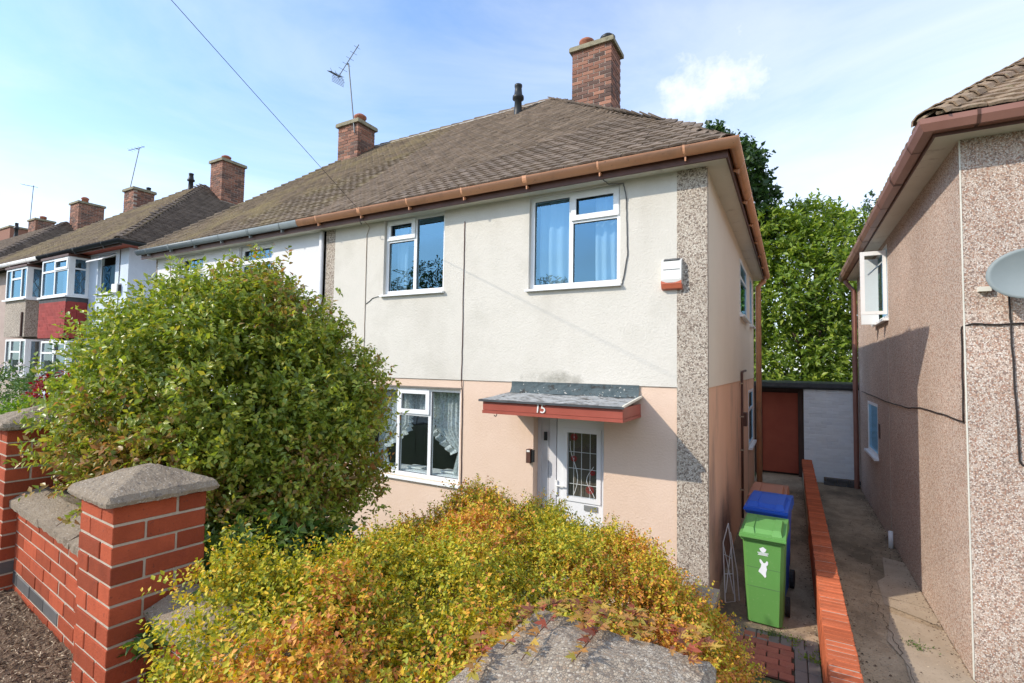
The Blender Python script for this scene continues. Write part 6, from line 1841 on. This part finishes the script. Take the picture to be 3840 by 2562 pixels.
def on_mound(n, rng=RNG):
    P = []; D = []
    while sum(map(len, P)) < n:
        m = n * 3; x = rng.uniform(MX - 1.3, MX + 1.3, m); y = rng.uniform(-4.55, MY + 1.8, m); z = mound(x, y)
        e = .02; nx = -(mound(x + e, y) - z) / e; ny = -(mound(x, y + e) - z) / e
        nn = unit(np.stack([nx, ny, np.ones(m)], 1)); area = np.sqrt(1 + np.minimum(nx, 4) ** 2 + np.minimum(ny, 4) ** 2)
        cosa, sina = math.cos(-WR), math.sin(-WR)
        lx = (x - WA.x) * math.cos(WR) + (y - WA.y) * math.sin(WR); ly = -(x - WA.x) * math.sin(WR) + (y - WA.y) * math.cos(WR)
        ok = (z > .35) & (rng.random(m) < area / 4.2)
        ok &= ~((lx < 0.24 + .35 * np.clip(.30 - ly, 0, 1)) & (ly < .60))                              # keep clear of the near pillar
        ok &= ~((lx > 1.60) & (lx < 2.10) & (ly < .40) & (z > 0.9))     # and of the pillar under the camera
        ok &= ~((ly < 0.06) & ((z < 1.48) | (lx < .52)))
        front = ly < .12
        ok &= ~(front & (rng.random(m) < .15))
        P.append(np.stack([x, y, z], 1)[ok]); D.append(nn[ok])
    P = np.concatenate(P)[:n]; D = np.concatenate(D)[:n]
    return P, D


P, D = on_mound(25000)
P = P - D * (RNG.random(len(P)) ** 1.6)[:, None] * .15
g1 = sprays(P, D, 10, .075, .0195, upb=.15, jitter=.8, flat=.6)
P, D = on_mound(3000)
g2 = sprays(P + D * .02, D, 12, .12, .0195, upb=.2, jitter=.7, flat=.5)
nh = 2100                                    # sprays that hang over the coping on the street side
hx = RNG.uniform(.62, 1.62, nh); hy = RNG.uniform(-.13, .16, nh); hz = 1.63 - .042 * hx - RNG.random(nh) ** 1.5 * np.clip((hx - .45) * 1.1, 0, .62)
hp = np.stack([WA.x + hx * math.cos(WR) - hy * math.sin(WR), WA.y + hx * math.sin(WR) + hy * math.cos(WR), hz], 1)
g3 = sprays(hp, np.tile([0.0, -.75, .45], (nh, 1)), 12, .09, .0165, upb=.0, jitter=.6)
lp, la, ln_, ll = [np.concatenate(q) for q in zip(g1, g2, g3)]
leaf_cloud('foliage', lp, la, ln_, ll, mt['leaf_gold'], shrub, .62, .10)
ML = [(-0.6 + .8 * math.cos(k), -3.0 + 1.1 * math.sin(k), 1.15 + .2 * math.sin(k * 3), .45) for k in np.linspace(0, 6.28, 12)]
stems(shrub, (-0.6, -3.0, .45), ML, 46, .014, mt['twig'], seed=9)
# the biggest lobed leaves: sprigs trailing over the concrete cap and along the near edge
mp_me = mesh_from('leaf', [(x * .62, y * .62, z) for x, y, z in MAPLE], MAPLE_F, mt['leaf_sprig'], False)
mg_me = mesh_from('leaf', [(x * .62, y * .62, z) for x, y, z in MAPLE], MAPLE_F, mt['leaf_gold'], False)
tw = MB(); pl_, pa_, pn_, pz_ = [], [], [], []


def cap_z(x, y):
    lx = (x - WA.x) * math.cos(WR) + (y - WA.y) * math.sin(WR) - 1.675; ly = -(x - WA.x) * math.sin(WR) + (y - WA.y) * math.cos(WR) + .01
    m = max(abs(lx - .165), abs(ly - .165)) / .22
    return 1.93 + .045 * max(0, 1 - m)


SPR = [[(.33, -4.13), (.345, -4.22), (.355, -4.32), (.36, -4.45)], [(.20, -4.16), (.235, -4.25), (.245, -4.36), (.26, -4.47)], [(.47, -4.10), (.50, -4.17), (.53, -4.23), (.545, -4.28)],
       [(.40, -4.12), (.41, -4.18), (.435, -4.23)], [(.27, -4.12), (.285, -4.19), (.30, -4.24)], [(.13, -4.25), (.19, -4.33), (.20, -4.44)], [(.12, -4.40), (.17, -4.47), (.19, -4.55)], [(.30, -4.10), (.315, -4.17), (.32, -4.25), (.33, -4.32)], [(.22, -4.14), (.20, -4.22), (.175, -4.29)], [(.38, -4.09), (.385, -4.15), (.375, -4.22)], [(.53, -4.12), (.555, -4.17), (.575, -4.20)]]
for q, sp in enumerate(SPR):
    pts = []
    for (x, y) in sp: pts.append(Vector((x, y, cap_z(x, y) + .014 + random.uniform(0, .012))))
    tw.tube(pts, [.0014] * len(pts), 5)
    for i in range(len(pts) - 1):
        for f in np.linspace(0, 1, 9 if q != 1 else 5, endpoint=False):
            p = pts[i].lerp(pts[i + 1], f); d = (pts[i + 1] - pts[i]).normalized(); sd = d.cross(Vector((0, 0, 1))) * (1 if random.random() < .5 else -1)
            pl_.append(p + Vector((0, 0, .004))); pa_.append(d * .5 + sd * random.uniform(.5, 1) + Vector((0, 0, random.uniform(0, .35)))); pn_.append(Vector((jit(.5), jit(.5), 1))); pz_.append(random.uniform(.022, .040))
for k in range(75):
    x = random.uniform(.12, .56); y = -4.13 - random.random() ** 2 * .13 - (.12 if x < .2 else 0)
    pl_.append(Vector((x, y, cap_z(x, y) + random.uniform(.008, .04)))); pa_.append(Vector((jit(1), -.6 + jit(.6), jit(.25)))); pn_.append(Vector((jit(.6), jit(.6), 1))); pz_.append(random.uniform(.018, .032))
tw.build('trailing_stem', mt['twig'], shrub)
place_leaves(shrub, pl_, pa_, pn_, pz_, mp_me)
Pq, Dq = on_mound(4000)
dq = np.linalg.norm(Pq - np.array(CAM), axis=1); order = np.argsort(dq)[:190]
place_leaves(shrub, Pq[order] + Dq[order] * .03, unit(RNG.normal(0, .6, (len(order), 3)) + Dq[order] * .4), unit(Dq[order] + np.array([0, 0, .5]) + RNG.normal(0, .35, (len(order), 3))), RNG.uniform(.022, .034, len(order)), mg_me)
# sprays of the shrub against the wall behind: upright tips along the top outline
tp = []
for k in range(60):
    x = random.uniform(-1.6, .40); y = random.uniform(-2.75, -1.9); z = float(mound(np.array(x), np.array(y)))
    if z > .6: tp.append((x, y, z))
tp = np.array(tp); q = sprays(tp, np.tile([0.05, 0, 1.0], (len(tp), 1)), 14, .10, .0195, jitter=.5)
leaf_cloud('foliage', *q, mt['leaf_gold'], shrub, .6)

# low dark green plants in the shade between bush and shrub
low = thing('shade_plants', 'dark green leafy plants in the shadow between the bush and the golden shrub', 'plants', (-1.6, -3.9, 1.0))
LL = [(-1.62, -3.85, 1.42, .28), (-1.52, -4.05, 1.40, .22), (-1.62, -3.60, 1.45, .26), (-1.44, -4.18, 1.42, .14), (-1.9, -3.6, 1.3, .35), (-1.55, -3.4, 1.3, .3)]
P, D = shell_points(LL, 850, .45, 1.0, keep=.7)
leaf_cloud('foliage', *sprays(P, D, 7, .12, .05, upb=.4), mt['leaf_low'], low, .62)
stems(low, (-1.65, -3.7, .75), LL, 16, .008, mt['twig'], seed=12)


def tree(name, label, base, trunk, lobes, n, per, twig, leaf, mat, limbs=10, lo=.5, wid=.5, cat='tree', seed=1, bark='bark', keep=.8, upb=.2):
    t = thing(name, label, cat, base)
    P, D = shell_points(lobes, n, lo, 1.0, keep=keep)
    leaf_cloud('crown', *sprays(P, D, per, twig, leaf, upb=upb), mat, t, wid)
    rnd = random.Random(seed); m = MB(); b = Vector(base); top = Vector(lobes[0][:3])
    m.tube([b, b.lerp(top, .35) + Vector((.1, 0, 0)), b.lerp(top, .7), top], [trunk, trunk * .75, trunk * .5, trunk * .25], 8)
    for k in range(limbs):
        l = lobes[k % len(lobes)]; s = b.lerp(top, rnd.uniform(.3, .8)); e = Vector(l[:3]) + Vector((rnd.gauss(0, .4), rnd.gauss(0, .4), rnd.gauss(.1, .4))) * l[3]
        m.tube([s, s.lerp(e, .5) + Vector((0, 0, .15)), e], [trunk * .35, trunk * .2, trunk * .08], 6)
    m.build('trunk', mt[bark], t, True)
    return t


tree('broadleaf_tree', 'large bright green broadleaf tree filling the gap between the two houses', (1.3, 14.4, -.02), .22,
     [(1.3, 14.4, 5.2, 2.0), (.70, 14.0, 6.6, 1.1), (2.0, 14.7, 6.7, 1.15), (1.48, 14.8, 7.5, .85), (1.1, 14.2, 3.3, 1.7), (2.6, 15.0, 4.7, 1.3), (.2, 13.6, 4.6, 1.3), (.0, 13.7, 7.0, 1.0), (2.4, 14.6, 2.8, 1.4), (.4, 13.8, 2.2, 1.3), (1.6, 13.6, 1.6, 1.2)],
     5200, 8, .42, .19, mt['leaf_tree'], wid=.46, seed=3)
tree('maple_tree', 'tall dark green maple behind the cream house, showing above its right eaves', (-1.4, 13.6, -.02), .25,
     [(-1.5, 13.6, 9.2, 1.5), (-1.75, 13.4, 10.35, .75), (-1.0, 13.9, 8.3, 1.2), (-.75, 14.1, 7.2, 1.0), (-2.4, 13.4, 9.0, 1.2), (-.30, 14.4, 8.35, .62), (-.55, 14.2, 7.9, .6)],
     1500, 8, .4, .2, mt['leaf_dark'], wid=.7, seed=5)
tree('birch_tree', 'pale thin birch top rising above the bright green tree', (1.8, 22.3, -.02), .14,
     [(1.85, 22.3, 9.1, 1.0), (1.2, 22.0, 8.9, .7), (2.1, 22.5, 9.9, .55), (1.8, 22.4, 10.3, .35), (2.5, 22.6, 8.6, .9)], 420, 7, .4, .11, mt['leaf_birch'], wid=.6, seed=7, lo=.3)
tree('conifer', 'small dark tree tip showing behind the gutter of the pebbledashed house', (3.9, 16.7, -.02), .16,
     [(3.8, 16.6, 7.9, .8), (3.6, 16.5, 8.55, .45), (4.2, 16.8, 7.0, 1.1)], 500, 7, .3, .14, mt['leaf_dark'], seed=8)
hb = thing('hedge', 'dark hedge beyond the garage roof', 'hedge', (2.5, 17.5, 0))
P, D = shell_points([(-1 + 1.2 * k, 17.5, .9, 1.0) for k in range(8)], 900, .5, 1.0)
leaf_cloud('foliage', *sprays(P, D, 7, .3, .13), mt['leaf_dark'], hb, .5)
stems(hb, (2.5, 17.5, 0), [(-1 + 1.2 * k, 17.5, .9, .8) for k in range(8)], 20, .02, mt['bark'], seed=14)

# planting at the far left
def clump(name, label, cat, lobes, n, per, twig, leaf, mat, base, wid=.5, seed=1):
    t = thing(name, label, cat, base)
    P, D = shell_points(lobes, n, .5, 1.0, keep=.75)
    leaf_cloud('foliage', *sprays(P, D, per, twig, leaf), mat, t, wid)
    stems(t, base, lobes, 10, .01, mt['bark'], seed=seed)
    return t


hg = clump('hedge', 'dark green hedge at the left edge in front of the bay windows', 'hedge', [(-9.9, -2.4, 1.9, .5), (-9.3, -2.35, 1.9, .48), (-8.7, -2.3, 1.84, .46), (-10.5, -2.5, 1.9, .5), (-8.2, -2.3, 1.7, .45), (-9.3, -2.3, 1.1, .6), (-10.2, -2.4, 1.1, .6)], 1300, 7, .14, .06, mt['leaf_low'], (-9.5, -2.35, .6), seed=15)
P, D = shell_points([(-9.6, -2.45, 2.16, .28), (-9.1, -2.4, 2.14, .26)], 60, .8, 1.0)
leaf_cloud('blossom', *sprays(P[P[:, 2] > 2.2], D[P[:, 2] > 2.2], 5, .06, .05), mt['petal'], hg, .8)
clump('acer_shrub', 'crimson leaved shrub between the left hedge and the round bush', 'shrub', [(-7.25, -2.7, 2.0, .24), (-7.0, -2.75, 2.12, .2), (-7.5, -2.65, 1.9, .2), (-7.2, -2.7, 1.6, .3), (-7.0, -2.7, 2.25, .12)], 420, 7, .1, .055, mt['leaf_red'], (-7.2, -2.7, .7), .6, seed=16)
clump('low_shrub', 'bright lime green low shrub above the left pillar', 'shrub', [(-6.0, -3.35, 1.86, .26), (-5.6, -3.55, 1.80, .24), (-5.9, -3.3, 1.62, .3), (-5.3, -3.5, 1.75, .25), (-5.0, -3.6, 1.72, .22)], 700, 7, .09, .045, mt['leaf_lime'], (-5.8, -3.4, .8), seed=17)
sl = thing('sapling', 'thin upright stem with small leaves in front of the bay window, left of the bush', 'plant', (-6.37, -3.0, .6))
MB().tube([(-6.37, -3.0, .6), (-6.37, -3.0, 1.6), (-6.35, -3.0, 2.3), (-6.37, -3.0, 2.68)], [.01, .008, .005, .002], 5).build('stem', mt['bark'], sl)
P = np.array([(-6.36, -3.0, z) for z in np.linspace(2.1, 2.66, 12)]); D = unit(np.stack([RNG.normal(0, 1, 12), RNG.normal(0, .4, 12), np.full(12, .5)], 1))
leaf_cloud('foliage', *sprays(P, D, 4, .14, .07), mt['leaf_low'], sl, .5)
# weeds on the drive
for q, (x, y, lab) in enumerate(((1.72, .62, 'small weed growing from a crack in the sunny driveway'), (.72, .12, 'weed at the edge of the block paving by the dwarf wall'), (.55, .16, 'small weed in the paving joint in front of the green bin'), (.86, -.12, 'leafy weed where the paving meets the dwarf wall'))):
    w_ = thing('weed', lab, 'weed', (x, y, .0)); m_ = 26
    P = np.stack([RNG.normal(x, .055, m_), RNG.normal(y, .045, m_), np.full(m_, .012)], 1); D = unit(np.stack([RNG.normal(0, .8, m_), RNG.normal(0, .8, m_), np.full(m_, .7)], 1))
    leaf_cloud('foliage', *sprays(P, D, 4, .05, .022), mt['leaf_lime'] if q % 2 else mt['leaf_low'], w_, .5)
# tree over the road (seen only in the window reflections)
tree('street_tree', 'tree across the road, reflected in the lower panes of the upper left window', (-17.5, -17.5, .98), .3,
     [(-17.5, -17.5, 5.6, 2.3), (-16.0, -17.2, 5.2, 1.7), (-19.2, -17.4, 5.4, 2.0), (-17.8, -17.3, 7.2, 1.3), (-14.8, -17.2, 4.4, 1.3)], 900, 7, .55, .22, mt['leaf_dark'], seed=19)
tree('street_tree', 'second tree across the road, reflected low in the upper right window', (-10.2, -18.5, .98), .25,
     [(-10.2, -18.5, 5.2, 1.6), (-9.3, -18.4, 4.6, 1.2), (-11.2, -18.6, 4.8, 1.3), (-10.1, -18.4, 6.2, .8)], 420, 7, .55, .22, mt['leaf_dark'], seed=20)
# car roof beyond the hedge and garage
cr = thing('parked_car', 'white car roof just visible above the garage roof edge', 'car', (2.6, 16.0, 0))
MB().prism([(1.4, 15.3, .35), (1.4, 15.3, .95), (2.0, 15.3, 1.05), (2.5, 15.3, 1.50), (3.9, 15.3, 1.52), (4.6, 15.3, 1.02), (4.9, 15.3, .9), (4.9, 15.3, .35)], (0, 1.5, 0)).build('body', mt['white_car'], cr)
for x in (2.0, 4.2):
    MB().tube([(x, 15.28, .32), (x, 15.48, .32)], .32, 14).build('wheel', mt['rubber'], cr)
MB().box(1.39, 1.398, 15.4, 15.6, .75, .92).build('tail_lamp', mt['tail_red'], cr)
